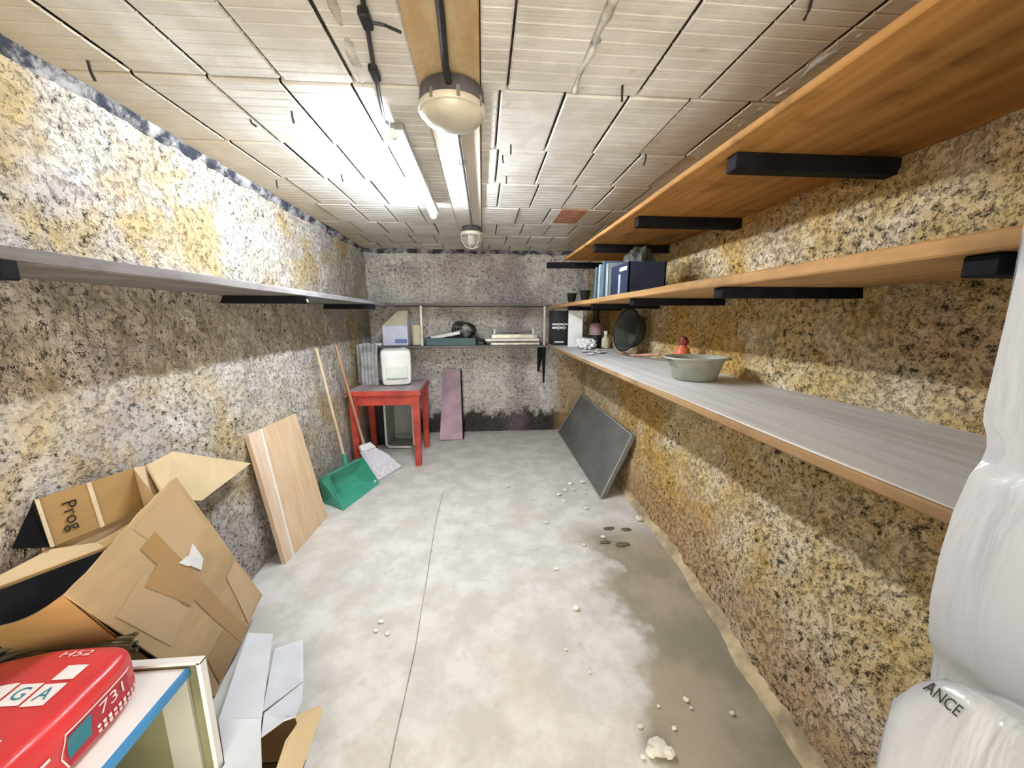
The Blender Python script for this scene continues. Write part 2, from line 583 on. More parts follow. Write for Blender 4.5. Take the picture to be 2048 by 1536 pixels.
M['pink'] = plain('dusty pink label', (0.35, 0.22, 0.24), 0.5, 0.1, 10)
M['basin'] = plain('grey green tub', (0.33, 0.34, 0.28), 0.45, 0.12, 8)
M['basin_in'] = plain('dark tub inside', (0.12, 0.12, 0.10), 0.5, 0.12, 8)
M['dark_bucket'] = plain('dark olive rubber', (0.045, 0.048, 0.04), 0.55, 0.2, 8)
M['cream_card'] = plain('cream cardboard flap', (0.60, 0.58, 0.42), 0.6, 0.06, 8)
M['lavender_box'] = plain('lavender white carton', (0.62, 0.66, 0.82), 0.5, 0.06, 8)
M['blue_print'] = plain('blue printed band', (0.18, 0.25, 0.55), 0.5, 0.06, 8)
M['corrugated'] = plain('grey fibre cement', (0.34, 0.34, 0.35), 0.85, 0.2, 9)
M['twig'] = plain('olive cord', (0.13, 0.12, 0.06), 0.7, 0.2, 12)
M['crumb'] = plain('plaster crumb', (0.72, 0.70, 0.62), 0.9, 0.1, 30)
M['rust'] = plain('rusty wire', (0.03, 0.025, 0.02), 0.8, 0.2, 30)

# ------------------------------------------------------------------ the room shell
CEIL = 2.30
BACK = 4.75
FRONT = -1.3


def x_left(y, z):
    return -1.345 - 0.06 * z / 2.3


def x_right(y, z):
    f = 1.09 + 0.125 * smoothstep(0.7, 2.2, y)
    return f + (1.335 - f) * smoothstep(0.0, 1.15, z)


def frac(p, oct_=4, lac=2.1, gain=0.55):
    a, s, amp = 0.0, 1.0, 1.0
    for _ in range(oct_):
        a += noise.noise(p * s) * amp
        s *= lac; amp *= gain
    return a


def rough_grid(name, u0, u1, v0, v1, step, fn, mat):
    nu = int((u1 - u0) / step); nv = int((v1 - v0) / step)
    vs_ = []
    for j in range(nv + 1):
        for i in range(nu + 1):
            vs_.append(fn(u0 + (u1 - u0) * i / nu, v0 + (v1 - v0) * j / nv))
    fs_ = []
    for j in range(nv):
        for i in range(nu):
            a = j * (nu + 1) + i
            fs_.append((a, a + 1, a + nu + 2, a + nu + 1))
    me = bpy.data.meshes.new(name)
    me.from_pydata(vs_, [], fs_)
    me.polygons.foreach_set('use_smooth', [True] * len(me.polygons))
    me.materials.append(mat)
    o = bpy.data.objects.new(name, me)
    COL.objects.link(o)
    return structure(o)


def relief(p, k):
    d = frac(p * 3.0, 2) * 0.012 + frac(p * 11, 4) * 0.011
    c = noise.noise(p * 24)
    if c > 0.25: d -= (c - 0.25) * 0.03
    return d * k


wl = rough_grid('wall_left', FRONT, BACK + 0.1, -0.03, CEIL + 0.02, 0.022,
                lambda y, z: (x_left(y, z) + relief(Vector((3, y, z)), 1.0), y, z), M['wall_left'])
wr = rough_grid('wall_right', FRONT, BACK + 0.1, -0.03, CEIL + 0.02, 0.022,
                lambda y, z: (x_right(y, z) - relief(Vector((9, y, z)), 1.15), y, z), M['wall_right'])
wb = rough_grid('wall_back', -1.5, 1.5, -0.03, CEIL + 0.02, 0.022,
                lambda x, z: (x, BACK - relief(Vector((x, 5, z)), 1.0), z), M['wall_back'])
fl = rough_grid('floor', -1.5, 1.5, FRONT, BACK + 0.1, 0.04,
                lambda x, y: (x, y, -0.004 + frac(Vector((x * 2, y * 2, 4)), 3) * 0.004), M['floor'])
tag(wl, 'rough pitted left wall of pale render with yellow stains', 'wall')
tag(wr, 'rough pitted right wall of yellow brown render', 'wall')
tag(wb, 'grey back wall with purple streaks and black mould at its foot', 'wall')
tag(fl, 'worn grey screed floor with a brown damp stain', 'floor')

# unseen wall behind the camera, its doorway assumed to let fill light in
m = MB()
m.box(-1.5, -0.85, FRONT - 0.12, FRONT, 0, CEIL + 0.05)
m.box(0.85, 1.5, FRONT - 0.12, FRONT, 0, CEIL + 0.05)
m.box(-0.85, 0.85, FRONT - 0.12, FRONT, 2.05, CEIL + 0.05)
wf = structure(m.build('wall_front', M['wall_back']))
tag(wf, 'unseen wall behind the viewer with an assumed doorway for fill light', 'wall')

# ceiling: a dark backing slab with limewashed hollow blocks hung below it
m = MB()
m.box(-1.55, 1.55, FRONT - 0.12, BACK + 0.15, CEIL + 0.018, CEIL + 0.12)
ceil = structure(m.build('ceiling', M['joint']))
tag(ceil, 'low ceiling of limewashed ribbed clay blocks with dark joints', 'ceiling')


def block_mesh(name, w, l, mat, ribs=9):
    """block w wide (x), l long (y); underside ribbed with shallow grooves along x"""
    prof = []
    e = 0.006
    prof.append((-l / 2, 0.03)); prof.append((-l / 2, e)); prof.append((-l / 2 + e, 0.0))
    for i in range(1, ribs):
        yy = -l / 2 + l * i / ribs
        prof += [(yy - 0.004, 0.0), (yy, 0.0028), (yy + 0.004, 0.0)]
    prof.append((l / 2 - e, 0.0)); prof.append((l / 2, e)); prof.append((l / 2, 0.03))
    vs_ = []
    for y, z in prof:
        inner = e if z < 0.02 else 0.0
        vs_ += [(-w / 2 + 0.0005, y, z + 0.004), (-w / 2 + inner, y, z), (w / 2 - inner, y, z), (w / 2 - 0.0005, y, z + 0.004)]
    fs_ = []
    for i in range(len(prof) - 1):
        for k in range(3):
            fs_.append((i * 4 + k, i * 4 + k + 1, i * 4 + 5 + k, i * 4 + 4 + k))
    me = bpy.data.meshes.new(name)
    me.from_pydata(vs_, [], fs_)
    me.materials.append(mat)
    return me


def put_block(me, x, y, dz, rz, rx):
    o = bpy.data.objects.new('ceiling_block', me)
    COL.objects.link(o)
    o.location = (x, y, CEIL - 0.006 + dz)
    o.rotation_euler = (rx, rz, 0)
    o.parent = ceil
    return o


rows = [-1.3, -0.93, -0.44, 0.05, 0.54, 1.025, 1.51, 1.995, 2.46, 2.965, 3.46, 3.95, 4.44, 4.77]
row_off = [0.1, 0.02, 0.15, 0.06, 0.12, 0.10, 0.075, 0.09, 0.12, 0.05, 0.14, 0.02, 0.09]
BX0, BX1 = -0.207, 0.002
cache = {}
for r in range(len(rows) - 1):
    y0, y1 = rows[r], rows[r + 1]
    spans = []
    x = row_off[r]
    xs = [BX1]
    while x < 1.45:
        if x - xs[-1] > 0.05: xs.append(x)
        x += 0.241
    xs.append(1.46)
    spans += list(zip(xs[:-1], xs[1:]))
    x = BX0 - 0.241 + (row_off[r] - 0.08) * 0.6
    xs = [BX0]
    while x > -1.45:
        if xs[-1] - x > 0.05: xs.append(x)
        x -= 0.241
    xs.append(-1.5)
    spans += [(b_, a) for a, b_ in zip(xs[:-1], xs[1:])]
    for a, b_ in spans:
        g = 0.0055
        w = round(b_ - a - 0.007, 3); l = round(y1 - y0 - 0.011, 3)
        if w < 0.02: continue
        key = (w, l)
        if key not in cache: cache[key] = block_mesh('ceiling_block', w, l, M['block'])
        put_block(cache[key], (a + b_) / 2, (y0 + y1) / 2, rnd.uniform(-0.004, 0.003), rnd.uniform(-0.006, 0.006), rnd.uniform(-0.004, 0.004))
# one block that has lost its face: bare terracotta
o = put_block(block_mesh('ceiling_block', 0.215, 0.40, M['terracotta'], 7), 0.715, 3.17, -0.0045, 0, 0)
o['label'] = 'bare terracotta block face'

# mortar squeezed out along some of the joints
def mortar(path, w, h, seed):
    m = MB()
    pts = []
    for (x0, y0), (x1, y1) in zip(path[:-1], path[1:]):
        k = max(2, int(math.hypot(x1 - x0, y1 - y0) / 0.02))
        for i in range(k): pts.append((x0 + (x1 - x0) * i / k, y0 + (y1 - y0) * i / k))
    pts.append(path[-1])
    n_ = 7
    for i, (x, y) in enumerate(pts):
        j = min(i + 1, len(pts) - 1); q = max(i - 1, 0)
        d = Vector((pts[j][0] - pts[q][0], pts[j][1] - pts[q][1], 0)).normalized()
        nrm = Vector((-d.y, d.x, 0))
        lump = 0.55 + 0.9 * abs(noise.noise(Vector((x * 14, y * 14, seed)))) + 0.4 * noise.noise(Vector((x * 40, y * 40, seed)))
        wander = 0.012 * noise.noise(Vector((x * 9, y * 9, seed + 5)))
        for k in range(n_):
            t = k / (n_ - 1) * 2 - 1
            p = Vector((x, y, CEIL)) + nrm * (t * w * lump + wander)
            p.z = CEIL + 0.004 - h * lump * (1 - t * t) - 0.003 * noise.noise(p * 60)
            m.v.append(tuple(p))
    for i in range(len(pts) - 1):
        for k in range(n_ - 1):
            a = i * n_ + k
            m.f.append((a, a + 1, a + n_ + 1, a + n_))
    return m.build('mortar_ridge', M['mortar'], ceil, True)


mortar([(0.36, 0.95), (0.35, 1.2), (0.345, 1.5)], 0.024, 0.02, 1)
mortar([(-0.37, 1.0), (-0.385, 1.25), (-0.42, 1.62)], 0.02, 0.014, 2)
mortar([(1.11, 0.9), (1.10, 1.3), (1.12, 2.0)], 0.022, 0.012, 7)
mortar([(0.60, 1.6), (0.585, 1.85)], 0.016, 0.010, 8)
mortar([(0.02, 3.0), (0.03, 4.6)], 0.012, 0.008, 9)

# wire ends and nails hanging from the joints
for k, (x, y, ln, lean) in enumerate([(-1.25, 1.45, 0.06, 0.3), (-0.745, 1.70, 0.05, 0.1), (0.505, 1.44, 0.055, 0.1), (0.146, 1.93, 0.045, 0.0),
                                      (0.835, 1.98, 0.055, -0.3), (0.112, 2.05, 0.04, 0.2), (0.15, 2.33, 0.045, 0.0), (-0.80, 2.38, 0.04, 0.2),
                                      (-1.22, 2.5, 0.05, 0.0), (-0.955, 1.785, 0.03, 0.8), (0.105, 1.03, 0.05, 0.2), (0.86, 1.05, 0.05, -0.4), (-0.69, 1.05, 0.03, 0.1)]):
    MB().tube([(x, y, CEIL + 0.01), (x + lean * 0.01, y + 0.003, CEIL - ln * 0.6), (x + lean * 0.03, y + 0.006, CEIL - ln)], 0.0042, 6).build('wire_stub', M['rust'], ceil)

# central joist band
m = MB()
m.box(BX0, BX1, FRONT, 4.74, CEIL - 0.018, CEIL + 0.02, 0.004)
tr = structure(m.build('trim_1', M['beam']))
tag(tr, 'tan plastered joist band down the middle of the ceiling', 'beam')

# dark bedding strip where left wall and ceiling meet, and one over the back wall
def bed_strip(name, fn, n_, mat, label):
    m = MB()
    for i in range(n_ + 1):
        p, d = fn(i / n_)
        j = noise.noise(p * 9) * 0.010 + noise.noise(p * 31) * 0.007
        jz = noise.noise(p * 7 + Vector((4, 4, 4))) * 0.016 + noise.noise(p * 27 + Vector((4, 4, 4))) * 0.009
        m.v += [tuple(p + Vector((0, 0, -0.040 + jz))), tuple(p + d * (0.012 + j) + Vector((0, 0, -0.032 + jz))),
                tuple(p + d * (0.020 + j) + Vector((0, 0, -0.010))), tuple(p + d * 0.026 + Vector((0, 0, 0.012)))]
    for i in range(n_):
        for k in range(3):
            a = i * 4 + k
            m.f.append((a, a + 1, a + 5, a + 4))
    return tag(structure(m.build(name, mat, None, True)), label, 'trim')


_n = NT('sooty bedding mortar')
_c = _n.mix(_n.ramp(_n.noise(8, 6, 0.7), 0.42, 0.60), (0.045, 0.05, 0.065), (0.38, 0.37, 0.36))
M['bed_dark'] = _n.done(_c, 0.95, _n.bump(_n.noise(45, 4, 0.7), 0.9, 0.012), 0, 0.1)
bed_strip('trim_2', lambda t: (Vector((x_left(0, CEIL), FRONT + (BACK - FRONT) * t, CEIL - 0.012)), Vector((1, 0, 0))), 420, M['bed_dark'],
          'dark bluish bedding line between left wall and ceiling')
bed_strip('trim_3', lambda t: (Vector((-1.42 + 2.8 * t, BACK, CEIL - 0.012)), Vector((0, -1, 0))), 200, M['bed_dark'],
          'dark bedding line between back wall and ceiling')

# irregular mortar fillet at the foot of the right wall
m = MB()
N_ = 130
for i in range(N_ + 1):
    y = 0.2 + (BACK - 0.2) * i / N_
    x = x_right(y, 0.0)
    w = 0.045 + 0.02 * noise.noise(Vector((0, y * 5, 1))) + 0.01 * noise.noise(Vector((0, y * 19, 1)))
    m.v += [(x + 0.03, y, 0.05), (x - 0.004, y, 0.032 + 0.01 * noise.noise(Vector((2, y * 8, 0)))), (x - w * 0.6, y, 0.012), (x - w, y, -0.006)]
for i in range(N_):
    for k in range(3):
        a = i * 4 + k
        m.f.append((a, a + 1, a + 5, a + 4))
M['fillet'] = plain('tan mortar fillet', (0.50, 0.40, 0.25), 0.95, 0.25, 9, bump=0.6)
tag(structure(m.build('baseboard_right', M['fillet'], None, True)), 'ragged tan mortar fillet along the foot of the right wall', 'trim')

M['seam'] = plain('grey floor joint', (0.30, 0.28, 0.25), 0.9, 0.2, 9)
# thin control joint in the floor
m = MB()
pts = [(-0.33, 0.3), (-0.333, 1.1), (-0.327, 1.47), (-0.345, 2.0), (-0.365, 2.5), (-0.36, 3.3)]
m.tube([(x, y, -0.0035) for x, y in pts], 0.0024, 6)
tag(structure(m.build('trim_4', M['seam'])), 'thin dark control joint running down the floor', 'trim')

# ------------------------------------------------------------------ shelves
def bracket(parent, x0, x1, y, ztop, w=0.034, h=0.045, taper=0.0, mat='black_iron'):
    m = MB()
    m.box(x0, x1, y - w / 2, y + w / 2, ztop - h, ztop, 0.003)
    o = m.build('bracket', M[mat], parent)
    o['label'] = 'dark iron bracket bar'
    return o


def plank(name, x0, x1, y0, y1, z0, z1, mat, parent, seed, sag=0.004):
    """timber board cut into segments with slightly wavy edges"""
    m = MB()
    n_ = 26
    alongy = (y1 - y0) > (x1 - x0)
    b = 0.004
    for i in range(n_ + 1):
        t = i / n_
        if alongy:
            y = y0 + (y1 - y0) * t
            j = sag * noise.noise(Vector((seed, y * 1.7, 0)))
            e = 0.003 * noise.noise(Vector((seed, y * 6, 3)))
            sec = [(x0 + b + e, z0), (x1 - b, z0), (x1, z0 + b), (x1, z1 - b), (x1 - b, z1), (x0 + b + e, z1), (x0 + e, z1 - b), (x0 + e, z0 + b)]
            m.v += [(a, y, c + j) for a, c in sec]
        else:
            x = x0 + (x1 - x0) * t
            j = sag * noise.noise(Vector((seed, x * 1.7, 0)))
            sec = [(y0 + b, z0), (y1 - b, z0), (y1, z0 + b), (y1, z1 - b), (y1 - b, z1), (y0 + b, z1), (y0, z1 - b), (y0, z0 + b)]
            m.v += [(x, a, c + j) for a, c in sec]
    for i in range(n_):
        for k in range(8):
            k2 = (k + 1) % 8
            m.f.append((i * 8 + k, i * 8 + k2, (i + 1) * 8 + k2, (i + 1) * 8 + k))
    m.f.append(tuple(range(8))); m.f.append(tuple(n_ * 8 + k for k in range(8)))
    return m.build(name, mat, parent)


# left shelf
t = thing('wall_shelf', 'long weathered grey timber shelf along the left wall', 'shelf', (-1.2, 2.0, 1.60))
plank('board', -1.005, -0.985 + 0.0, 0, 0, 0, 0, M['shelf_grey'], t, 1) if False else None
plank('board', -1.40, -0.985, 0.2, 4.36, 1.602, 1.634, M['shelf_grey'], t, 1)
# its front edge faces +x: plank() gives the wavy edge to the -x side, so the room side stays straight
for y in (0.86, 2.16, 3.45): bracket(t, -1.40, -0.955, y, 1.600, 0.03, 0.04)
MB().tube([(-0.985, 2.16, 1.585), (-0.955, 2.15, 1.58), (-0.95, 2.15, 1.565)], 0.006, 6).build('screw', M['steel'], t)

# right upper shelf
t = thing('wall_shelf', 'high orange brown timber shelf along the right wall near the ceiling', 'shelf', (1.04, 1.8, 2.0))
plank('board', 0.742, 1.36, 0.1, 3.42, 1.990, 2.012, M['shelf_orange'], t, 2)
for y in (0.46, 1.215, 1.95, 2.68): bracket(t, 0.79, 1.36, y, 1.989, 0.05, 0.05)
bracket(t, 0.60, 1.36, 3.52, 1.985, 0.05, 0.05)

# right middle shelf
t = thing('wall_shelf', 'honey timber shelf on the right wall with cups and binders at its far end', 'shelf', (1.07, 2.0, 1.6))
plank('board', 0.790, 1.36, 0.50, 4.30, 1.588, 1.620, M['shelf_mid'], t, 3)
for y in (0.57, 1.26, 2.02, 2.78, 3.55): bracket(t, 0.815, 1.36, y, 1.587, 0.05, 0.036)

# right bench
t = thing('bench', 'long grey work bench slab along the right wall carrying a tub', 'bench', (1.05, 2.0, 1.17))
plank('top', 0.772, 1.37, 0.50, 4.72, 1.152, 1.174, M['bench_top'], t, 4, 0.002)
plank('edge_strip', 0.762, 0.782, 0.50, 4.72, 1.146, 1.1715, M['bench_edge'], t, 5, 0.002)
for y in (0.6, 1.6, 2.6, 3.6): bracket(t, 0.98, 1.34, y, 1.150, 0.05, 0.06)

# back rack: two boards on posts
t = thing('shelf_rack', 'dark two tier rack on the back wall with cartons and a tray', 'shelf', (-0.25, 4.5, 1.16))
plank('upper_board', -1.385, 0.80, 4.30, 4.74, 1.615, 1.641, M['shelf_back'], t, 6)
plank('lower_board', -1.36, 0.765, 4.30, 4.74, 1.140, 1.166, M['shelf_back'], t, 7)
for x in (-0.69, 0.715):
    MB().box(x - 0.014, x + 0.014, 4.305, 4.33, 1.166, 1.615, 0.002).build('post', M['steel'], t)
MB().slab([(0.69, 4.31, 1.14), (0.735, 4.31, 1.14), (0.722, 4.31, 0.72), (0.705, 4.31, 0.72)], 0.03).build('support_leg', M['black_iron'], t)
MB().slab([(0.70, 4.31, 1.13), (0.70, 4.74, 1.13), (0.70, 4.74, 0.80), (0.70, 4.70, 0.80)], 0.02).build('support_brace', M['black_iron'], t)

# ------------------------------------------------------------------ lamps and wiring
t = thing('strip_light', 'glowing white strip light hung under the ceiling', 'lamp', (-0.34, 2.25, 2.2))
m = MB()
prof = []
m.tube([(-0.347, 1.66, 2.2), (-0.337, 2.85, 2.2)], 0.018, 14)
m.build('tube', M['tube'], t, True)
m = MB(); m.box(-0.360, -0.302, 1.66, 2.85, 2.2185, 2.250, 0.004); m.box(-0.306, -0.302, 1.66, 2.85, 2.2095, 2.225, 0.001)
m.build('shading_housing', M['steel'], t)  # offset and lipped on the right to shade the ceiling there
for y in (1.655, 2.852):
    MB().tube([(-0.345, y - 0.012, 2.2), (-0.345, y + 0.012, 2.2)], 0.0185, 12).build('end_cap', M['white_plastic'], t)
for y in (1.95, 2.55):
    MB().tube([(-0.342, y, 2.25), (-0.342, y, 2.298)], 0.004, 6).build('hanger', M['steel'], t)

t = thing('power_cable', 'dark cable clipped to the ceiling leading to the strip light', 'cable', (-0.33, 1.3, 2.28))
MB().tube([(-0.24, 0.3, 2.284), (-0.275, 0.8, 2.284), (-0.293, 1.126, 2.284), (-0.333, 1.352, 2.282), (-0.372, 1.60, 2.28), (-0.384, 1.70, 2.27), (-0.35, 1.72, 2.245)], 0.007, 8).build('cable', M['black_rubber'], t, True)
for (x, y) in ((-0.305, 1.19), (-0.345, 1.42)):
    MB().box(x - 0.014, x + 0.014, y - 0.03, y + 0.03, 2.270, 2.295, 0.004).build('clip', M['black_plastic'], t)
MB().tube([(-0.30, 1.20, 2.282), (-0.26, 1.205, 2.280), (-0.22, 1.235, 2.284)], 0.004, 6).build('wire_end', M['black_rubber'], t)

# round drum lamp
DX, DY = -0.098, 1.495
t = thing('drum_lamp', 'unlit round drum ceiling lamp with yellowed opal glass on the joist', 'lamp', (DX, DY, 2.28))
MB().lathe([(0.098, 0.0), (0.112, -0.008), (0.116, -0.05), (0.114, -0.062), (0.10, -0.066)], (DX, DY, 2.282), 36).build('base', M['dark_base'], t, True)
MB().lathe([(0.100, -0.055), (0.119, -0.060), (0.121, -0.072), (0.117, -0.080), (0.108, -0.082), (0.104, -0.07)], (DX, DY, 2.282), 40).build('rim', M['ring'], t, True)
MB().lathe([(0.110, -0.062), (0.109, -0.084), (0.098, -0.100), (0.07, -0.110), (0.03, -0.114), (0.0, -0.115)], (DX, DY, 2.282), 40).build('diffuser', M['opal'], t, True)
for s in (-0.9, 0.4, 1.7):
    a = -1.57 + s * 0.6
    MB().box(-0.006, 0.006, -0.004, 0.012, -0.02, 0.012).xform(Matrix.Translation((DX + 0.117 * math.cos(a), DY + 0.117 * math.sin(a), 2.225)) @ Matrix.Rotation(a + 1.57, 4, 'Z')).build('clasp', M['steel'], t)

# far bulkhead lamp
BXL, BYL = -0.088, 3.52
t = thing('bulkhead_lamp', 'small far bulkhead lamp with clear glass jar and pale ring', 'lamp', (BXL, BYL, 2.28))
MB().lathe([(0.075, 0.0), (0.085, -0.01), (0.088, -0.05), (0.080, -0.055)], (BXL, BYL, 2.283), 28).build('base', M['dark_base'], t, True)
MB().lathe([(0.080, -0.048), (0.099, -0.052), (0.101, -0.068), (0.094, -0.078), (0.084, -0.070)], (BXL, BYL, 2.283), 30).build('ring', M['ring'], t, True)
MB().lathe([(0.084, -0.055), (0.086, -0.10), (0.078, -0.135), (0.055, -0.162), (0.025, -0.175), (0.0, -0.178)], (BXL, BYL, 2.283), 30).build('glass_jar', M['glass'], t, True)
MB().lathe([(0.016, -0.05), (0.016, -0.075), (0.030, -0.10), (0.032, -0.12), (0.02, -0.142), (0.0, -0.148)], (BXL, BYL, 2.283), 18).build('bulb', M['opal'], t, True)
for k in range(3):
    a = k * math.pi / 3 + 0.3
    c, s = math.cos(a), math.sin(a)
    pts = [(BXL + c * r, BYL + s * r, 2.283 + z) for r, z in ((-0.096, -0.07), (-0.092, -0.12), (-0.06, -0.172), (0, -0.19), (0.06, -0.172), (0.092, -0.12), (0.096, -0.07))]
    MB().tube(pts, 0.0035, 6).build('guard_wire', M['ring'], t)

m = MB()
m.tube([(-0.085, 0.2, 2.268), (-0.092, 0.8, 2.268), (-0.098, 1.15, 2.266), (-0.105, 1.33, 2.262), (-0.100, 1.385, 2.245)], 0.0115, 10)
tag(m.build('black_cable', M['black_rubber'], None, True), 'thick black cable running along the joist into the drum lamp', 'cable')
t = thing('metal_conduit', 'thin grey conduit between the drum lamp and the far bulkhead lamp', 'pipe', (-0.09, 2.5, 2.27))
MB().tube([(-0.097, 1.60, 2.270), (-0.095, 1.82, 2.270), (-0.087, 2.6, 2.270), (-0.083, 3.45, 2.270)], 0.0085, 10).build('pipe', M['grey_pipe'], t, True)
for y in (2.1, 2.9):
    MB().box(-0.112, -0.07, y - 0.008, y + 0.008, 2.262, 2.283, 0.002).build('saddle', M['steel'], t)

# ------------------------------------------------------------------ red table and what stands by it
t = thing('red_table', 'small red painted wooden table with scuffed grey top', 'table', (-0.98, 3.93, 0))
TX0, TX1, TY0, TY1 = -1.31, -0.625, 3.60, 4.24
MB().box(TX0, TX1, TY0, TY1, 0.765, 0.785, 0.004).build('tabletop', M['table_top'], t)
m = MB()
m.box(TX0 - 0.008, TX1 + 0.008, TY0 - 0.01, TY0 + 0.004, 0.735, 0.7835, 0.003)
m.build('front_lip', M['red_paint'], t)
MB().box(TX1 - 0.004, TX1 + 0.010, TY0 - 0.005, TY1, 0.735, 0.7835, 0.003).build('side_lip', M['red_paint'], t)
MB().box(TX0 + 0.03, TX1 - 0.03, TY0 + 0.025, TY0 + 0.045, 0.635, 0.765).build('apron', M['red_paint'], t)
MB().box(TX1 - 0.05, TX1 - 0.03, TY0 + 0.03, TY1 - 0.03, 0.635, 0.765).build('apron', M['red_paint'], t)
MB().box(TX0 + 0.03, TX0 + 0.05, TY0 + 0.03, TY1 - 0.03, 0.635, 0.765).build('apron', M['red_paint'], t)
for x in (TX0 + 0.045, TX1 - 0.042):
    for y in (TY0 + 0.04, TY1 - 0.04):
        m = MB()
        a, b_ = 0.037, 0.026
        vs_ = [(x + sx * a, y + sy * a, 0.765) for sx, sy in ((-1, -1), (1, -1), (1, 1), (-1, 1))] + [(x + sx * b_, y + sy * b_, 0.0) for sx, sy in ((-1, -1), (1, -1), (1, 1), (-1, 1))]
        m.add(vs_, [(0, 1, 2, 3), (7, 6, 5, 4), (0, 4, 5, 1), (1, 5, 6, 2), (2, 6, 7, 3), (3, 7, 4, 0)])
        m.build('leg', M['red_paint'], t)

# white canister / heater on the table
t = thing('plastic_canister', 'white rounded plastic canister with recessed front standing on the red table', 'container', (-0.90, 3.95, 0.785))
def cfn(q):
    s = 1 - 0.05 * (1 - q.z) * 0.5
    return Vector((q.x * s, q.y * s, q.z))
RZ = Matrix.Translation((-0.92, 3.98, 0)) @ Matrix.Rotation(math.radians(14), 4, 'Z')
sbox((0, 0, 0.975), (0.155, 0.135, 0.188), 9, 12, cfn).xform(RZ).build('body', M['white_plastic'], t, True)
MB().box(-0.105, 0.105, -0.139, -0.128, 0.865, 0.985, 0.004).xform(RZ).build('front_recess', M['white_dim'], t)
MB().box(-0.105, 0.105, -0.147, -0.128, 0.858, 0.872, 0.003).xform(RZ).build('lip', M['grey_plastic'], t)
MB().tube([(0.08, 0.0, 1.158), (0.08, 0.0, 1.176)], 0.02, 12).xform(RZ).build('cap', M['white_dim'], t)

# ribbed grey sheets behind the table
for k in range(3):
    m = MB()
    n_ = 30
    x0, x1 = -1.335 + k * 0.03, -1.12 + k * 0.01
    z1 = 1.225 - k * 0.045
    y = 4.02 - 0.05 * k
    for i in range(n_ + 1):
        u = i / n_
        x = x0 + (x1 - x0) * u
        w = 0.010 * math.sin(u * math.pi * 2 * 5 + k)
        for z, dy in ((0.787, 0.0), (z1 - 0.05 * abs(u - 0.5), 0.02)):
            m.v += [(x, y + w + dy, z), (x, y + w + dy + 0.005, z)]
    for i in range(n_):
        a = i * 4
        m.f += [(a, a + 4, a + 6, a + 2), (a + 1, a + 3, a + 7, a + 5), (a + 2, a + 6, a + 7, a + 3), (a, a + 1, a + 5, a + 4)]
    m.f += [(0, 2, 3, 1), (n_ * 4, n_ * 4 + 1, n_ * 4 + 3, n_ * 4 + 2)]
    tag(m.build('corrugated_sheet', M['corrugated'], None, True),
        ['tallest grey corrugated sheet standing on the red table by the left wall', 'middle grey corrugated sheet standing on the red table by the left wall', 'front grey corrugated sheet standing on the red table by the left wall'][k],
        'sheet', 'corrugated sheets on the red table')

# crate lying on its side below the table: opening faces the room
t = thing('plastic_crate', 'grey plastic crate with pale rim tipped on end under the red table', 'crate', (-0.98, 4.2, 0))
cx0, cx1, cz1, cy0, cy1 = -1.115, -0.80, 0.62, 4.16, 4.50
CM = Matrix.Translation((-0.95, 4.3, 0)) @ Matrix.Rotation(math.radians(-3), 4, 'Z') @ Matrix.Translation((0.95, -4.3, 0))
m = MB()
w = 0.012
m.box(cx0, cx0 + w, cy0, cy1, 0.002, cz1); m.box(cx1 - w, cx1, cy0, cy1, 0.002, cz1)
m.box(cx0, cx1, cy0, cy1, 0.002, 0.002 + w); m.box(cx0, cx1, cy0, cy1, cz1 - w, cz1); m.box(cx0, cx1, cy1 - w, cy1, 0.002, cz1)
m.xform(CM).build('body', M['grey_plastic'], t)
m = MB()
r = 0.013
m.tube([(cx0, cy0, 0.05), (cx0, cy0, cz1 - 0.03), (cx0 + 0.03, cy0, cz1), (cx1 - 0.03, cy0, cz1), (cx1, cy0, cz1 - 0.03), (cx1, cy0, 0.05), (cx1 - 0.035, cy0, 0.016), (cx0 + 0.035, cy0, 0.016), (cx0, cy0, 0.05)], r, 8)
m.xform(CM).build('rim', M['rim_plastic'], t, True)
for z in (0.05, 0.075):
    MB().box(cx0 + 0.02, cx1 - 0.02, cy0 + 0.25, cy0 + 0.262, z, z + 0.008).xform(CM).build('rib', M['grey_plastic'], t)

# added black box painting the shade beside the crate, under the table
t = thing('shade_block', 'added black box standing for the shade under the red table beside the grey crate', 'box', (-1.22, 4.3, 0))
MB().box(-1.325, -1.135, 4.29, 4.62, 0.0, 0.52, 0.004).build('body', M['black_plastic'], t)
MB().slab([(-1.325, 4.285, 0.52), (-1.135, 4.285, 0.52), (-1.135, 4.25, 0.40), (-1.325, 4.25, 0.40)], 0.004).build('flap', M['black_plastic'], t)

# mauve board against the back wall
t = thing('leaning_board', 'mauve board leaning upright on the back wall beside the red table', 'board', (-0.4, 4.45, 0))
MB().slab([(-0.543, 4.42, 0.0), (-0.258, 4.43, 0.0), (-0.283, 4.69, 0.83), (-0.505, 4.685, 0.85)], -0.022).build('panel', M['mauve_board'], t)
MB().slab([(-0.258, 4.425, 0.0), (-0.250, 4.425, 0.0), (-0.272, 4.685, 0.83), (-0.283, 4.69, 0.83)], -0.026).build('edge_strip', M['black_iron'], t)

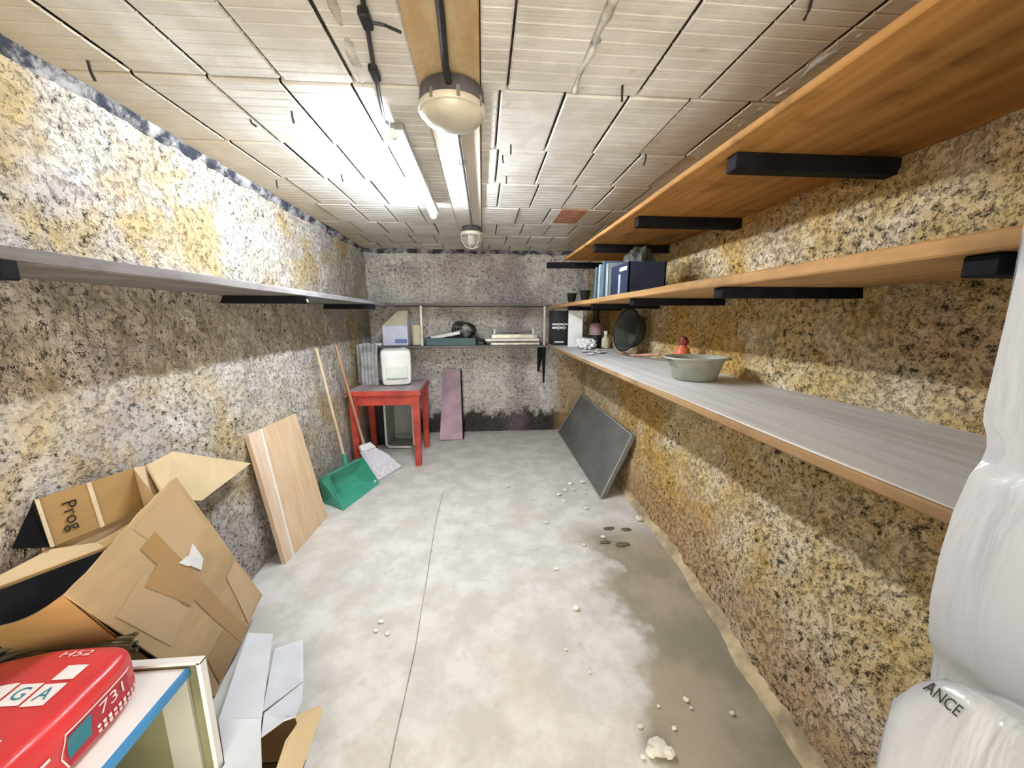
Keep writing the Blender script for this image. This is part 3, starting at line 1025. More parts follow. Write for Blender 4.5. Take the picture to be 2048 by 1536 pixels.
# dark grey panel against the right wall
t = thing('leaning_sheet', 'dark grey flat panel leaning low on the right wall under the bench', 'panel', (1.0, 3.7, 0))
A, B, C_, D = Vector((0.955, 2.79, 0.002)), Vector((0.972, 4.62, 0.002)), Vector((1.235, 4.50, 0.535)), Vector((1.228, 2.86, 0.530))
MB().slab([A, B, C_, D], -0.035).build('core', M['slate'], t)
nrm = (B - A).cross(D - A).normalized()
if nrm.x > 0: nrm = -nrm
for p, q in ((A, D), (B, C_), (A, B), (D, C_)):
    d = (q - p).normalized()
    s = d.cross(nrm) * 0.009
    mid = (A + B + C_ + D) / 4
    if s.dot(mid - p) < 0: s = -s
    o_ = nrm * 0.003
    MB().slab([p + o_, q + o_, q + o_ + s, p + o_ + s], 0.006).build('edge_strip', M['slate_edge'], t)

# beech board on the left wall
t = thing('leaning_board', 'pale beech board with a grooved edge strip leaning on the left wall', 'board', (-1.23, 2.4, 0))
b0, b1 = Vector((-1.222, 2.14, 0.0)), Vector((-1.195, 2.69, 0.0))
t0, t1 = at(497, 870, 0, -1.335), at(592, 827, 0, -1.33)
def lerp(a, b__, u): return a + (b__ - a) * u
MB().slab([lerp(b0, b1, 0.16), b1, t1, lerp(t0, t1, 0.24)], -0.024 if False else 0.024).build('panel', M['beech'], t)
MB().slab([b0, lerp(b0, b1, 0.125), lerp(t0, t1, 0.195), t0], 0.026).build('edge_strip', M['beech_strip'], t)
up_ = Vector((0.008, 0, 0.002))
MB().slab([lerp(b0, b1, 0.128) + up_ * 0.3, lerp(b0, b1, 0.158) + up_ * 0.3, lerp(t0, t1, 0.237) + up_ * 0.3, lerp(t0, t1, 0.198) + up_ * 0.3], 0.018).build('bead', M['white_line'], t)

# ------------------------------------------------------------------ dustpan and broom
t = thing('dustpan', 'sea green long handled dustpan leaning on the left wall', 'dustpan', (-1.08, 3.0, 0))
lipA, lipB = Vector((-1.105, 2.775, 0.002)), Vector((-0.955, 3.235, 0.002))
back = Vector((-0.235, 0.125, 0.0))
bA, bB = lipA + back * 0.92, lipB + back * 0.82
bA, bB = lerp(bA, bB, 0.06), lerp(bA, bB, 0.94)
H = 0.20
tA, tB = bA + Vector((-0.02, 0.0, H)), bB + Vector((-0.02, 0.0, H))
hA, hB = tA + Vector((0.085, -0.02, 0.035)), tB + Vector((0.085, -0.04, 0.035))
th = 0.005
MB().slab([lipA, lipB, bB, bA], th).build('floor_plate', M['green'], t)
MB().slab([bA, bB, tB, tA], th).build('back_plate', M['green'], t)
MB().slab([lipA, bA, tA, hA], th).build('side_plate', M['green'], t)
MB().slab([lipB, hB, tB, bB], th).build('side_plate', M['green'], t)
MB().slab([tA, tB, hB, hA], th).build('hood', M['green'], t)
sock = lerp(tA, tB, 0.74) + Vector((-0.01, 0.01, 0.0))
ht = at(632, 696, 0, -1.325)
MB().tube([sock + Vector((0, 0, -0.03)), sock + (ht - sock) * 0.10], [0.02, 0.016], 10).build('socket', M['green'], t, True)
MB().tube([sock, ht], 0.0115, 10).build('handle', M['stick'], t, True)

t = thing('broom', 'broom with white bristles and reddish stick leaning on the left wall', 'broom', (-1.0, 3.5, 0))
ht2 = at(671, 690, 0, -1.325)
neck = Vector((-1.185, 3.62, 0.20))
MB().tube([ht2, lerp(ht2, neck, 0.5), neck], [0.011, 0.0125, 0.014], 10).build('handle', M['stick_brown'], t, True)
d0 = (Vector((-0.90, 3.36, 0.004)) - neck)
perp = Vector((0.10, 0.13, 0.0)).normalized()
a0, a1 = neck - perp * 0.03, neck + perp * 0.05
MB().slab([neck - perp * 0.05 + Vector((-0.02, 0, 0.035)), neck + perp * 0.07 + Vector((-0.02, 0, 0.035)), neck + perp * 0.09 + Vector((0.02, -.01, -0.02)), neck - perp * 0.07 + Vector((0.02, -.01, -0.02))], 0.03).build('head', M['white_plastic'], t)
for k in range(12):
    u = k / 11
    p0 = neck + perp * (-0.06 + 0.145 * u) + Vector((0.015, -0.01, -0.015))
    p1 = Vector((-0.985, 3.25, 0.008)).lerp(Vector((-0.84, 3.57, 0.008)), u)
    q = p0.lerp(p1, 0.5) + Vector((0, 0, 0.022))
    MB().tube([p0, q, p1], [0.012, 0.017, 0.019], 7).build('bristle_tuft', M['bristle'], t, True)

# ------------------------------------------------------------------ large squashed carton by the left wall
t = thing('carton', 'big squashed kraft carton patched with packing tape by the left wall', 'box', (-1.15, 1.3, 0))
A = Vector((-1.061, 1.291, 0.940)); B = Vector((-1.120, 1.733, 0.114)); C_ = Vector((-1.080, 1.314, 0.003)); D = Vector((-1.020, 0.872, 0.825))
def on_panel(u, v): # u: 0 at D/C side .. 1 at A/B side ; v: 0 top .. 1 bottom
    return D.lerp(A, u).lerp(C_.lerp(B, u), v)
pn = (A - D).cross(C_ - D).normalized()
if pn.x < 0: pn = -pn
# taped side: gently buckled sheet
m = MB()
n_ = 14
for i in range(n_ + 1):
    for j in range(n_ + 1):
        u, v = i / n_, j / n_
        p = on_panel(u, v)
        w = 0.007 * math.sin(u * 5 + 1) * (1 - v) + 0.005 * noise.noise(Vector((u * 3, v * 4, 1)))
        edge = 0.010 * noise.noise(Vector((u * 9, 3, 1))) if j == 0 else 0
        m.v += [tuple(p + pn * w + Vector((0, 0, edge))), tuple(p + pn * (w - 0.006) + Vector((0, 0, edge)))]
def gi(i, j, s): return (i * (n_ + 1) + j) * 2 + s
for i in range(n_):
    for j in range(n_):
        m.f.append((gi(i, j, 0), gi(i + 1, j, 0), gi(i + 1, j + 1, 0), gi(i, j + 1, 0)))
        m.f.append((gi(i, j, 1), gi(i, j + 1, 1), gi(i + 1, j + 1, 1), gi(i + 1, j, 1)))
    m.f.append((gi(i, 0, 0), gi(i, 0, 1), gi(i + 1, 0, 1), gi(i + 1, 0, 0)))
    m.f.append((gi(i, n_, 0), gi(i + 1, n_, 0), gi(i + 1, n_, 1), gi(i, n_, 1)))
    m.f.append((gi(0, i, 0), gi(0, i + 1, 0), gi(0, i + 1, 1), gi(0, i, 1)))
    m.f.append((gi(n_, i, 0), gi(n_, i, 1), gi(n_, i + 1, 1), gi(n_, i + 1, 0)))
side = m.build('taped_side', M['card'], t)
def panel_h(u, v):
    return 0.007 * math.sin(u * 5 + 1) * (1 - v) + 0.005 * noise.noise(Vector((u * 3, v * 4, 1)))
def strip(name, mat, corners, lift, label=None, n_=8):
    m = MB()
    for i in range(n_ + 1):
        for j in range(n_ + 1):
            a = Vector((*corners[0], 0)).lerp(Vector((*corners[1], 0)), i / n_)
            b__ = Vector((*corners[3], 0)).lerp(Vector((*corners[2], 0)), i / n_)
            q = a.lerp(b__, j / n_)
            m.v.append(tuple(on_panel(q.x, q.y) + pn * (panel_h(q.x, q.y) + lift)))
    for i in range(n_):
        for j in range(n_):
            k = i * (n_ + 1) + j
            m.f.append((k, k + 1, k + n_ + 2, k + n_ + 1))
    o = m.build(name, mat, side)
    if label: o['label'] = label
    return o
strip('packing_tape', M['tape'], [(0.44, 0.10), (0.60, 0.10), (0.62, 0.995), (0.47, 0.995)], 0.0016, 'brown tape band down the middle')
strip('packing_tape', M['tape_pale'], [(0.05, 0.20), (0.36, 0.18), (0.36, 0.50), (0.10, 0.52)], 0.0014, 'brown tape patch')
strip('packing_tape', M['tape_pale'], [(0.50, 0.02), (0.97, 0.02), (0.96, 0.30), (0.60, 0.32)], 0.0012, 'wrinkled tape across the top')
strip('packing_tape', M['tape_pale'], [(0.80, 0.62), (0.985, 0.60), (0.985, 0.985), (0.66, 0.985)], 0.0022, 'tape at the bottom corner')
strip('packing_tape', M['tape'], [(0.18, 0.80), (0.45, 0.80), (0.45, 0.985), (0.10, 0.985)], 0.0024, 'brown tape patch at the foot')
strip('packing_tape', M['tape'], [(0.28, 0.22), (0.50, 0.20), (0.50, 0.50), (0.40, 0.50)], 0.0028, 'dark tape overlap')
strip('torn_label', M['paper'], [(0.60, 0.33), (0.76, 0.29), (0.74, 0.40), (0.66, 0.43)], 0.003, 'torn white paper label')
strip('torn_label', M['paper'], [(0.56, 0.29), (0.66, 0.31), (0.64, 0.36), (0.60, 0.35)], 0.0034, 'torn corner of the white label')
# near side panel (below the opening) and the wall side
E1 = at(-40, 1262, 0, -1.27); E1.y = max(E1.y, 0.74)
F1 = Vector((-1.30, 1.24, 0.01))
m = MB()
n_ = 10
for i in range(n_ + 1):
    u = i / n_
    top = D.lerp(E1, u) + Vector((0, 0, -0.02 * math.sin(u * math.pi)))
    bot = C_.lerp(F1, u)
    for j in range(n_ + 1):
        v = j / n_
        p = top.lerp(bot, v) + Vector((0, -0.02 * math.sin(v * math.pi), 0))
        m.v += [tuple(p), tuple(p + Vector((0, 0.006, 0.002)))]
for i in range(n_):
    for j in range(n_):
        m.f.append((gi(i, j, 0) if False else (i * (n_ + 1) + j) * 2, ((i + 1) * (n_ + 1) + j) * 2, ((i + 1) * (n_ + 1) + j + 1) * 2, (i * (n_ + 1) + j + 1) * 2))
        m.f.append(tuple(k + 1 for k in ((i * (n_ + 1) + j) * 2, (i * (n_ + 1) + j + 1) * 2, ((i + 1) * (n_ + 1) + j + 1) * 2, ((i + 1) * (n_ + 1) + j) * 2)))
    m.f.append(((i * (n_ + 1)) * 2, (i * (n_ + 1)) * 2 + 1, ((i + 1) * (n_ + 1)) * 2 + 1, ((i + 1) * (n_ + 1)) * 2))
m.build('near_side', M['card_in'], t)
# wall side panel: rim runs from beside A to the left
w0 = at(0, 1172, 0, -1.315); w1 = at(215, 1092, 0, -1.28); w2 = at(338, 995, 0, -1.12)
g0, g1, g2 = Vector((-1.32, w0.y, 0.02)), Vector((-1.31, w1.y + 0.1, 0.02)), Vector((-1.22, 1.7, 0.1))
wl_ = at(-60, 1190, 0, -1.32); gl = Vector((-1.32, wl_.y, 0.02))
for (p, q, r_, s_) in ((wl_, w0, g0, gl), (w0, w1, g1, g0), (w1, w2, g2, g1)):
    MB().slab([p, q, r_, s_], 0.005).build('wall_side', M['card_in'], t)
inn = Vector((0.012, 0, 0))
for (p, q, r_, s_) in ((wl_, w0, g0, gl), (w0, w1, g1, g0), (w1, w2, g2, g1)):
    MB().slab([p + inn - Vector((0, 0, .006)), q + inn - Vector((0, 0, .006)), r_ + inn, s_ + inn], 0.003).build('painted_shade', M['black_plastic'], t)  # black sheets added to stand for the shade inside the opening
# folded rim flap (pale strip above the opening)
f0, f1, f2, f3 = at(0, 1150, 0, -1.33), at(100, 1098, 0, -1.325), at(192, 1085, 0, -1.31), at(300, 1028, 0, -1.27)
MB().slab([w0, w1, f2, f1, f0], 0.004).build('rim_flap', M['card_pale'], t)
MB().slab([w1, w2, f3, f2], 0.004).build('rim_flap', M['card_pale'], t)
fl_ = at(-60, 1178, 0, -1.33)
MB().slab([wl_, w0, f0, fl_], 0.004).build('rim_flap', M['card_pale'], t)

# second carton behind: upright printed flap and a top flap that juts out
t = thing('carton', 'brown carton with a printed upright flap standing behind the taped carton', 'box', (-1.3, 1.4, 0.7))
q0, q1, q2, q3 = at(66, 1000, 0, -1.332), at(266, 936, 0, -1.325), at(290, 1018, 0, -1.318), at(98, 1095, 0, -1.322)
def onq(u, v): return q0.lerp(q1, u).lerp(q3.lerp(q2, u), v)
MB().slab([onq(0, 0), onq(0.46, 0), onq(0.46, 1), onq(0, 1)], 0.005).build('printed_flap', M['card_in'], t)
MB().slab([onq(0.49, 0), onq(1, 0), onq(1, 1), onq(0.49, 1)], 0.005).build('flap', M['card_in'], t)
qn = (q1 - q0).cross(q3 - q0).normalized()
if qn.x < 0: qn = -qn
def ofs(p, d): return p + qn * d
MB().slab([ofs(onq(0.455, 0), .003), ofs(onq(0.492, 0), .003), ofs(onq(0.492, 1), .003), ofs(onq(0.455, 1), .003)], 0.006).build('fold_tape', M['card_edge'], t)
MB().slab([ofs(onq(0.0, 0.0), .003), ofs(onq(0.022, 0.0), .003), ofs(onq(0.022, 1), .003), ofs(onq(0.0, 1), .003)], 0.006).build('fold_tape', M['card_edge'], t)
tv, tf = text_mesh('Prog', 1.0)
m = MB(); m.add([onq(0.235 + v.y * 0.19, 0.52 + v.x * 0.33) + qn * 0.009 for v in tv], tf)
m.build('lettering', M['ink'], t)
l0, l1 = at(22, 1098, 0, -1.333), at(62, 1012, 0, -1.338)
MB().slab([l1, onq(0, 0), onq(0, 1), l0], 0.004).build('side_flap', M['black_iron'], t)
a_, b__, c_, d_, e_ = at(268, 935, 0, -1.325), at(290, 932, 0, -1.325), at(345, 905, 0, -1.335), at(500, 928, 0, -1.30), at(402, 1003, 0, -1.16)
g_ = at(330, 1003, 0, -1.14)
MB().slab([a_, b__, at(318, 1000, 0, -1.20), at(292, 1020, 0, -1.30)], 0.004).build('narrow_flap', M['card_pale'], t)
MB().slab([b__, c_, d_, e_, g_], 0.006).build('top_flap', M['card_pale'], t)
MB().slab([Vector((-1.33, q0.y, 0.02)), Vector((-1.32, 1.62, 0.02)), Vector((-1.325, 1.62, 0.86)), Vector((-1.335, q0.y, 0.86))], 0.006).build('body', M['card'], t)

# ------------------------------------------------------------------ low white cabinet with red bag
CT = 0.55
t = thing('white_cabinet', 'low white cabinet with blue edged top, open side showing its inside', 'cabinet', (-1.05, 0.6, 0))
MB().box(-1.30, -0.815, 0.02, 0.918, CT - 0.022, CT, 0.002).build('top', M['cab_white'], t)
MB().box(-0.815, -0.806, 0.02, 0.918, CT - 0.024, CT + 0.001, 0.001).build('edge_band', M['cab_blue'], t)
MB().box(-1.30, -0.790, 0.920, 0.938, 0.0, CT + 0.006, 0.001).build('far_side', M['cab_inside'], t)
MB().box(-0.7895, -0.778, 0.918, 0.940, 0.0, CT + 0.012, 0.001).build('edge_band', M['cab_white'], t)
MB().box(-1.30, -0.778, 0.918, 0.940, CT + 0.006, CT + 0.014, 0.001).build('edge_band', M['cab_white'], t)
MB().box(-0.886, -0.812, 0.908, 0.919, 0.02, CT - 0.024, 0.001).build('rail', M['cab_strip'], t)
MB().box(-1.30, -0.815, 0.02, 0.038, 0.0, CT - 0.022).build('near_side', M['cab_white'], t)
MB().box(-1.312, -1.30, 0.02, 0.938, 0.0, CT).build('rear_panel', M['cab_inside'], t)
MB().box(-1.30, -0.83, 0.04, 0.918, 0.05, 0.068).build('bottom', M['cab_inside'], t)

t = thing('cement_bag', 'plump red bag with white print lying on the white cabinet', 'bag', (-1.05, 0.55, CT))
BC = Vector((-1.055, 0.54, CT + 0.069)); BH = (0.192, 0.333, 0.066)
def bagfn(q):
    x, y, z = q
    # far left shoulder slumps, surface is puckered
    slump = 0.55 * smoothstep(0.15, -1.0, x) + 0.10 * smoothstep(0.2, -0.6, y)
    z2 = z if z < 0 else z * (1.05 - slump)
    k = 0.05 * noise.noise(Vector((x * 2.2, y * 3.1, z * 2))) + 0.02 * noise.noise(Vector((x * 7, y * 9, z * 3)))
    corner = 1 + 0.05 * abs(y) ** 6 * (1 if z > 0 else 0.2)
    return Vector((x * (1 + k * 0.3), y * (1 + 0.02 * k), z2 * corner + k * 0.6 * max(0, z + 0.3)))
mb = sbox((0, 0, 0), BH, 9, 30, bagfn)
mb.xform(Matrix.Translation(BC))
bag = mb.build('sack', M['red_bag'], t, True)
bvh = BVHTree.FromPolygons([Vector(v) for v in mb.v], mb.f)
def drape(vs_, origin_fn, direction, lift):
    out = []
    for v in vs_:
        o_ = origin_fn(v)
        hit, nn, _, _ = bvh.ray_cast(o_, direction)
        if hit is None: hit = o_ + direction * 0.2
        out.append(hit - direction * lift)
    return out
def subdivided(poly, n_):
    """quad (4 2-D points) -> grid verts/faces"""
    vs_, fs_ = [], []
    for i in range(n_ + 1):
        for j in range(n_ + 1):
            a = Vector(poly[0]).lerp(Vector(poly[1]), i / n_); b2 = Vector(poly[3]).lerp(Vector(poly[2]), i / n_)
            vs_.append(a.lerp(b2, j / n_))
    for i in range(n_):
        for j in range(n_):
            k = i * (n_ + 1) + j
            fs_.append((k, k + 1, k + n_ + 2, k + n_ + 1))
    return vs_, fs_
XD = Vector((-1, 0, 0)); ZD = Vector((0, 0, -1))
def side_print(name, mat, poly, lift=0.0015, n_=6):      # poly in (y, z) on the bag's right face
    v, f = subdivided([(p[0], p[1]) for p in poly], n_)
    m = MB(); m.add(drape(v, lambda q: Vector((-0.6, q[0], q[1])), XD, lift), f)
    return m.build(name, mat, bag)
def top_print(name, mat, poly, lift=0.0015, n_=6):       # poly in (x, y)
    v, f = subdivided([(p[0], p[1]) for p in poly], n_)
    m = MB(); m.add(drape(v, lambda q: Vector((q[0], q[1], 1.0)), ZD, lift), f)
    return m.build(name, mat, bag)
z0, z1 = CT + 0.022, CT + 0.098
# white outlined panel on the side
Y0, Y1 = 0.685, 0.855
for p in ([(Y0, z1), (Y1, z1), (Y1, z1 - .004), (Y0, z1 - .004)], [(Y0, z1), (Y0 + .003, z1), (Y0 - .011, z0 + .03), (Y0 - .014, z0 + .03)],
          [(Y1 - .003, z1), (Y1, z1), (Y1, z0), (Y1 - .003, z0)], [(Y0 - .014, z0 + .03), (Y0 - .011, z0 + .03), (Y0 - .003, z0), (Y0 - .006, z0)]):
    side_print('printed_line', M['print_white'], p)
side_print('printed_panel', M['print_red'], [(Y0 + .004, z1 - .004), (Y1 - .004, z1 - .004), (Y1 - .004, z0), (Y0 - .002, z0)], 0.0008)
side_print('printed_square', M['print_teal'], [(Y0 + .002, z1 - .012), (Y0 + .050, z1 - .010), (Y0 + .046, z0 + .018), (Y0 - .002, z0 + .016)], 0.0018)
tv, tf = text_mesh('731', 0.046)
m = MB(); m.add(drape(tv, lambda q: Vector((-0.6, 0.785 + q.x, z1 - 0.026 + q.y * 0.85)), XD, 0.002), tf)
m.build('lettering', M['print_white'], bag)
for r_ in range(2):
    for k in range(9):
        yy = 0.742 + 0.012 * k; zz = z1 - 0.054 - 0.012 * r_
        hgt = 0.007 + 0.003 * ((k * 7 + r_ * 3) % 3) / 2
        side_print('small_print', M['print_white'], [(yy, zz), (yy + 0.008, zz), (yy + 0.007, zz - hgt), (yy + 0.001, zz - hgt)], 0.002, 2)
for k in range(4):
    zz = z1 - 0.018 - 0.017 * k
    side_print('small_print', M['print_white'], [(0.50, zz + .004), (0.655 - .010 * k, zz + .004), (0.655 - .010 * k, zz - .004), (0.50, zz - .004)], 0.002, 5)
# letter squares, stripes and heading on the top
for k in range(4):
    x1_ = -0.925 - 0.052 * k
    top_print('printed_square', M['print_white'], [(x1_, 0.715 + .004 * k), (x1_ - 0.046, 0.715 + .004 * k), (x1_ - 0.046, 0.763 + .004 * k), (x1_, 0.763 + .004 * k)], 0.0016)
    if k > 1: continue
    tv, tf = text_mesh('AG'[k], 0.04)
    m = MB(); m.add(drape(tv, lambda q, x1_=x1_, k=k: Vector((x1_ - 0.023 + q.x, 0.739 + .004 * k + q.y, 1.0)), ZD, 0.0026), tf)
    m.build('lettering', M['print_teal'], bag)
top_print('printed_square', M['print_white'], [(-0.925, 0.772), (-0.968, 0.772), (-0.968, 0.808), (-0.925, 0.808)], 0.0016)
tv, tf = text_mesh('H52', 0.042)
m = MB(); m.add(drape(tv, lambda q: Vector((-0.985 + q.x, 0.842 + q.y * 0.6, 1.0)), ZD, 0.002), tf)
m.build('lettering', M['print_white'], bag)
for k in range(4):
    m = MB()
    yy = 0.675 - 0.030 * k
    pts2 = [(-0.925 - 0.02 * k - 0.022 * i, yy - 0.05 * ((1 - i / 9) ** 2) * 0.6) for i in range(10)]
    vs_, fs_ = [], []
    for x, y in pts2: vs_ += [Vector((x, y - 0.004)), Vector((x, y + 0.004))]
    for i in range(9): fs_.append((2 * i, 2 * i + 1, 2 * i + 3, 2 * i + 2))
    m.add(drape(vs_, lambda q: Vector((q[0], q[1], 1.0)), ZD, 0.002), fs_)
    m.build('printed_stripe', M['print_white'], bag)

# loose cords heaped between the cabinet and the big carton
t = thing('cord_bundle', 'loose olive cords bunched behind the red bag', 'cord', (-1.15, 0.97, 0.55))
for k in range(7):
    pts = []
    for i in range(9):
        u = i / 8
        pts.append((-1.28 + 0.28 * u, 0.975 + 0.004 * k - 0.045 * (1 - u) + 0.012 * noise.noise(Vector((k, u * 3, 2))), 0.572 + 0.014 * (k % 4) + 0.05 * math.sin(u * 3 + k * 0.5) * 0.5))
    MB().tube(pts, 0.006, 6).build('strand', M['twig'], t, True)

# ------------------------------------------------------------------ white carton with open flaps, tan inside
t = thing('white_carton', 'white coated carton with open flaps and tan inside on the floor', 'box', (-0.75, 0.9, 0))
za = 0.20
fl0, fl1 = at(437, 1440, 2, za), at(523, 1440, 2, za)
MB().slab([fl0, fl1, at(546, 1268, 2, 0.13), at(496, 1265, 2, 0.13)], 0.004).build('long_flap', M['white_card'], t)
MB().slab([at(549, 1297, 2, .10), at(525, 1424, 2, .17), at(607, 1362, 2, .06), at(606, 1279, 2, .05)], 0.004).build('far_flap', M['white_card'], t)
MB().slab([at(607, 1364, 2, .10), at(528, 1426, 2, .185), at(522, 1474, 2, za), at(568, 1440, 2, 0.195), at(592, 1432, 2, 0.19), at(603, 1408, 2, .15)], 0.004).build('far_flap', M['white_card'], t)
bx0, bx1 = fl0.x, -0.60
ny = 0.55
MB().slab([fl0, fl1, at(522, 1476, 2, za), at(524, 1536, 2, za + .005) , Vector((-0.73, ny, za)), Vector((-0.765, ny, za)), Vector((-0.768, 0.93, za))], 0.004).build('lid_flap', M['white_card'], t)
MB().slab([at(590, 1434, 2, 0.185), at(640, 1412, 2, 0.17), at(645, 1424, 2, 0.165), Vector((-0.53, ny, 0.17)), Vector((-0.585, ny, 0.185)), at(553, 1536, 2, 0.185), at(570, 1484, 2, 0.185), at(594, 1450, 2, 0.185)], 0.005).build('tan_flap', M['card_pale'], t)
MB().slab([Vector((-0.62, 1.06, 0.185)), Vector((-0.60, ny, 0.185)), Vector((-0.60, ny, 0.0)), Vector((-0.62, 1.06, 0.0))], 0.005).build('side', M['card_shade'], t)
MB().slab([Vector((-0.62, 1.065, 0.0)), Vector((-0.86, 1.075, 0.0)), Vector((-0.86, 1.075, 0.19)), Vector((-0.62, 1.065, 0.185))], 0.005).build('side', M['card_shade'], t)
MB().slab([Vector((-0.765, 0.9, 0.19)), Vector((-0.765, ny, 0.19)), Vector((-0.765, ny, 0.0)), Vector((-0.765, 1.06, 0.0)), Vector((-0.765, 1.06, 0.19))], 0.005).build('side', M['card_shade'], t)
MB().slab([Vector((-0.62, 1.06, 0.004)), Vector((-0.60, ny, 0.004)), Vector((-0.76, ny, 0.004)), Vector((-0.76, 1.06, 0.004))], 0.004).build('bottom', M['card_shade'], t)

# ------------------------------------------------------------------ film wrapped piece on the right, and the plastic sack before it
t = thing('wrapped_mattress', 'tall upright piece wrapped in white plastic film at the right edge', 'mattress', (0.92, 0.15, 0))
m = MB()
ny_, nz_ = 26, 90
x_edge = [(0.0, 0.722), (0.70, 0.725), (0.86, 0.722), (0.94, 0.715), (1.00, 0.692), (1.06, 0.682), (1.13, 0.680), (1.19, 0.683), (1.25, 0.692), (1.29, 0.705), (1.31, 0.705), (1.35, 0.692), (1.45, 0.692), (1.62, 0.692), (1.78, 0.692), (1.80, 0.710)]
def xe(z):
    for (a, xa), (b2, xb) in zip(x_edge[:-1], x_edge[1:]):
        if a <= z <= b2: return xa + (xb - xa) * smoothstep(a, b2, z)
    return x_edge[-1][1]
loopn = 64
for k in range(nz_ + 1):
    z = 1.80 * k / nz_
    for i in range(loopn):
        th_ = 2 * math.pi * i / loopn
        c, s = math.cos(th_), math.sin(th_)
        kk = 13.0
        L = (abs(c) ** kk + abs(s) ** kk) ** (1 / kk)
        ux, uy = c / L, s / L
        hx = (1.07 - xe(z)) / 2
        cxx = (1.07 + xe(z)) / 2
        fold = 0.010 * noise.noise(Vector((uy * 5, ux * 5, z * 1.4))) + 0.006 * noise.noise(Vector((uy * 14, ux * 14, z * 2.2)))
        pinch = 0.005 * math.exp(-((z - 1.295) / 0.03) ** 2) * (1 + 0.6 * math.sin(uy * 22))
        topk = 1 - 0.10 * smoothstep(1.74, 1.80, z)
        m.v.append((cxx + ux * (hx + fold - pinch) * topk, 0.17 + uy * (0.300 + fold) * topk, z))
for k in range(nz_):
    for i in range(loopn):
        j = (i + 1) % loopn
        m.f.append((k * loopn + i, k * loopn + j, (k + 1) * loopn + j, (k + 1) * loopn + i))
m.f.append(tuple(reversed(range(loopn)))); m.f.append(tuple(nz_ * loopn + i for i in range(loopn)))
m.build('film', M['film'], t, True)

t = thing('plastic_sack', 'crumpled clear plastic sack with black lettering beside the wrapped piece', 'sack', (0.74, 0.30, 0))
def sackfn(q):
    x, y, z = q
    k = 0.05 * noise.noise(Vector((x * 2, y * 2, z * 3.2 + 7))) + 0.03 * noise.noise(Vector((x * 6, y * 6, z * 9)))
    w = 1 - 0.10 * smoothstep(0.86, 1.0, z)
    return Vector((x * w * (1 + k), y * w * (1 + k), z))
mb = sbox((0.598, 0.20, 0.535), (0.082, 0.165, 0.535), 11, 30, sackfn)
mb.warp(lambda v: Vector((v.x, v.y, v.z - 0.42 * max(0.0, v.x - 0.55) * smoothstep(0.6, 0.97, v.z))))
sk = mb.build('film', M['film'], t, True)
bvh = BVHTree.FromPolygons([Vector(v) for v in mb.v], mb.f)
tv, tf = text_mesh('ANCE', 34.0)
ca, sa = math.cos(math.radians(40)), math.sin(math.radians(40))
vs_ = []
for q in tv:
    px = 1886 + q.x * ca + q.y * sa
    py = 1398 + q.x * sa - q.y * ca
    d = (at(px, py, 1, 0.6) - EYEV).normalized()
    hit, nn, _, _ = bvh.ray_cast(EYEV, d)
    vs_.append((hit if hit is not None else at(px, py, 1, 0.34)) - d * 0.002)
MB().add(vs_, tf).build('lettering', M['ink'], sk)

# ------------------------------------------------------------------ things on the back rack
zl = 1.168
t = thing('paper_carton', 'lavender white carton with raised cream flap on the back rack', 'box', (-1.0, 4.42, zl))
MB().box(-1.135, -0.855, 4.34, 4.56, zl, 1.395, 0.003).build('body', M['lavender_box'], t)
MB().box(-1.00, -0.865, 4.337, 4.341, zl + 0.03, zl + 0.075).build('printed_band', M['blue_print'], t)
MB().slab([(-1.135, 4.36, 1.397), (-0.865, 4.36, 1.397), (-0.875, 4.50, 1.565), (-0.985, 4.50, 1.565)], 0.004).build('flap', M['cream_card'], t)
MB().slab([(-0.86, 4.345, 1.395), (-0.855, 4.56, 1.395), (-0.868, 4.5, 1.56)], 0.004).build('side_flap', M['white_card'], t)
tag(MB().box(-1.24, -1.15, 4.33, 4.42, zl, zl + 0.03, 0.004).build('plaster_slab', M['paper']), 'small white slab at the left end of the back rack', 'slab')
t = thing('wood_offcut', 'tan timber offcut standing on the back rack left of the post', 'wood', (-0.76, 4.45, zl))
MB().box(-0.82, -0.725, 4.43, 4.46, zl, 1.40, 0.003).build('board', M['cream_card'], t)
MB().box(-0.815, -0.80, 4.425, 4.431, zl + 0.01, 1.39, 0.001).build('edge', M['card'], t)

t = thing('tray', 'dark teal tray on the back rack holding papers and a cable coil', 'tray', (-0.38, 4.45, zl))
m = MB()
x0, x1, y0, y1 = -0.655, -0.08, 4.32, 4.62
m.box(x0, x1, y0, y1, zl, zl + 0.01)
m.build('base', M['teal'], t)
for a in ([(x0, y0), (x1, y0)], [(x0, y1), (x1, y1)], [(x0, y0), (x0, y1)], [(x1, y0), (x1, y1)]):
    (xa, ya), (xb, yb) = a
    MB().box(min(xa, xb) - .006, max(xa, xb) + .006, min(ya, yb) - .006, max(ya, yb) + .006, zl, zl + 0.085, 0.003).build('side', M['teal'], t)
m = MB()
m.slab([(-0.60, 4.36, zl + 0.10), (-0.27, 4.36, zl + 0.16), (-0.24, 4.58, zl + 0.19), (-0.57, 4.58, zl + 0.115)], 0.035)
tag(m.build('paper_stack', M['paper']), 'white papers lying in the teal tray', 'paper')
t = thing('cable_coil', 'black cable coil lying on the teal tray', 'cable', (-0.22, 4.42, zl + 0.12))
for k in range(4):
    pts = []
    for i in range(25):
        a = 2 * math.pi * i / 24
        pts.append((-0.235 + 0.05 * k * 0.4 + (0.115 - 0.008 * k) * math.cos(a), 4.40 + 0.03 * k, zl + 0.165 + (0.10 - 0.006 * k) * math.sin(a) * (1 - 0.3 * math.cos(a))))
    MB().tube(pts, 0.013, 7, False).build('loop', M['black_rubber'], t, True)
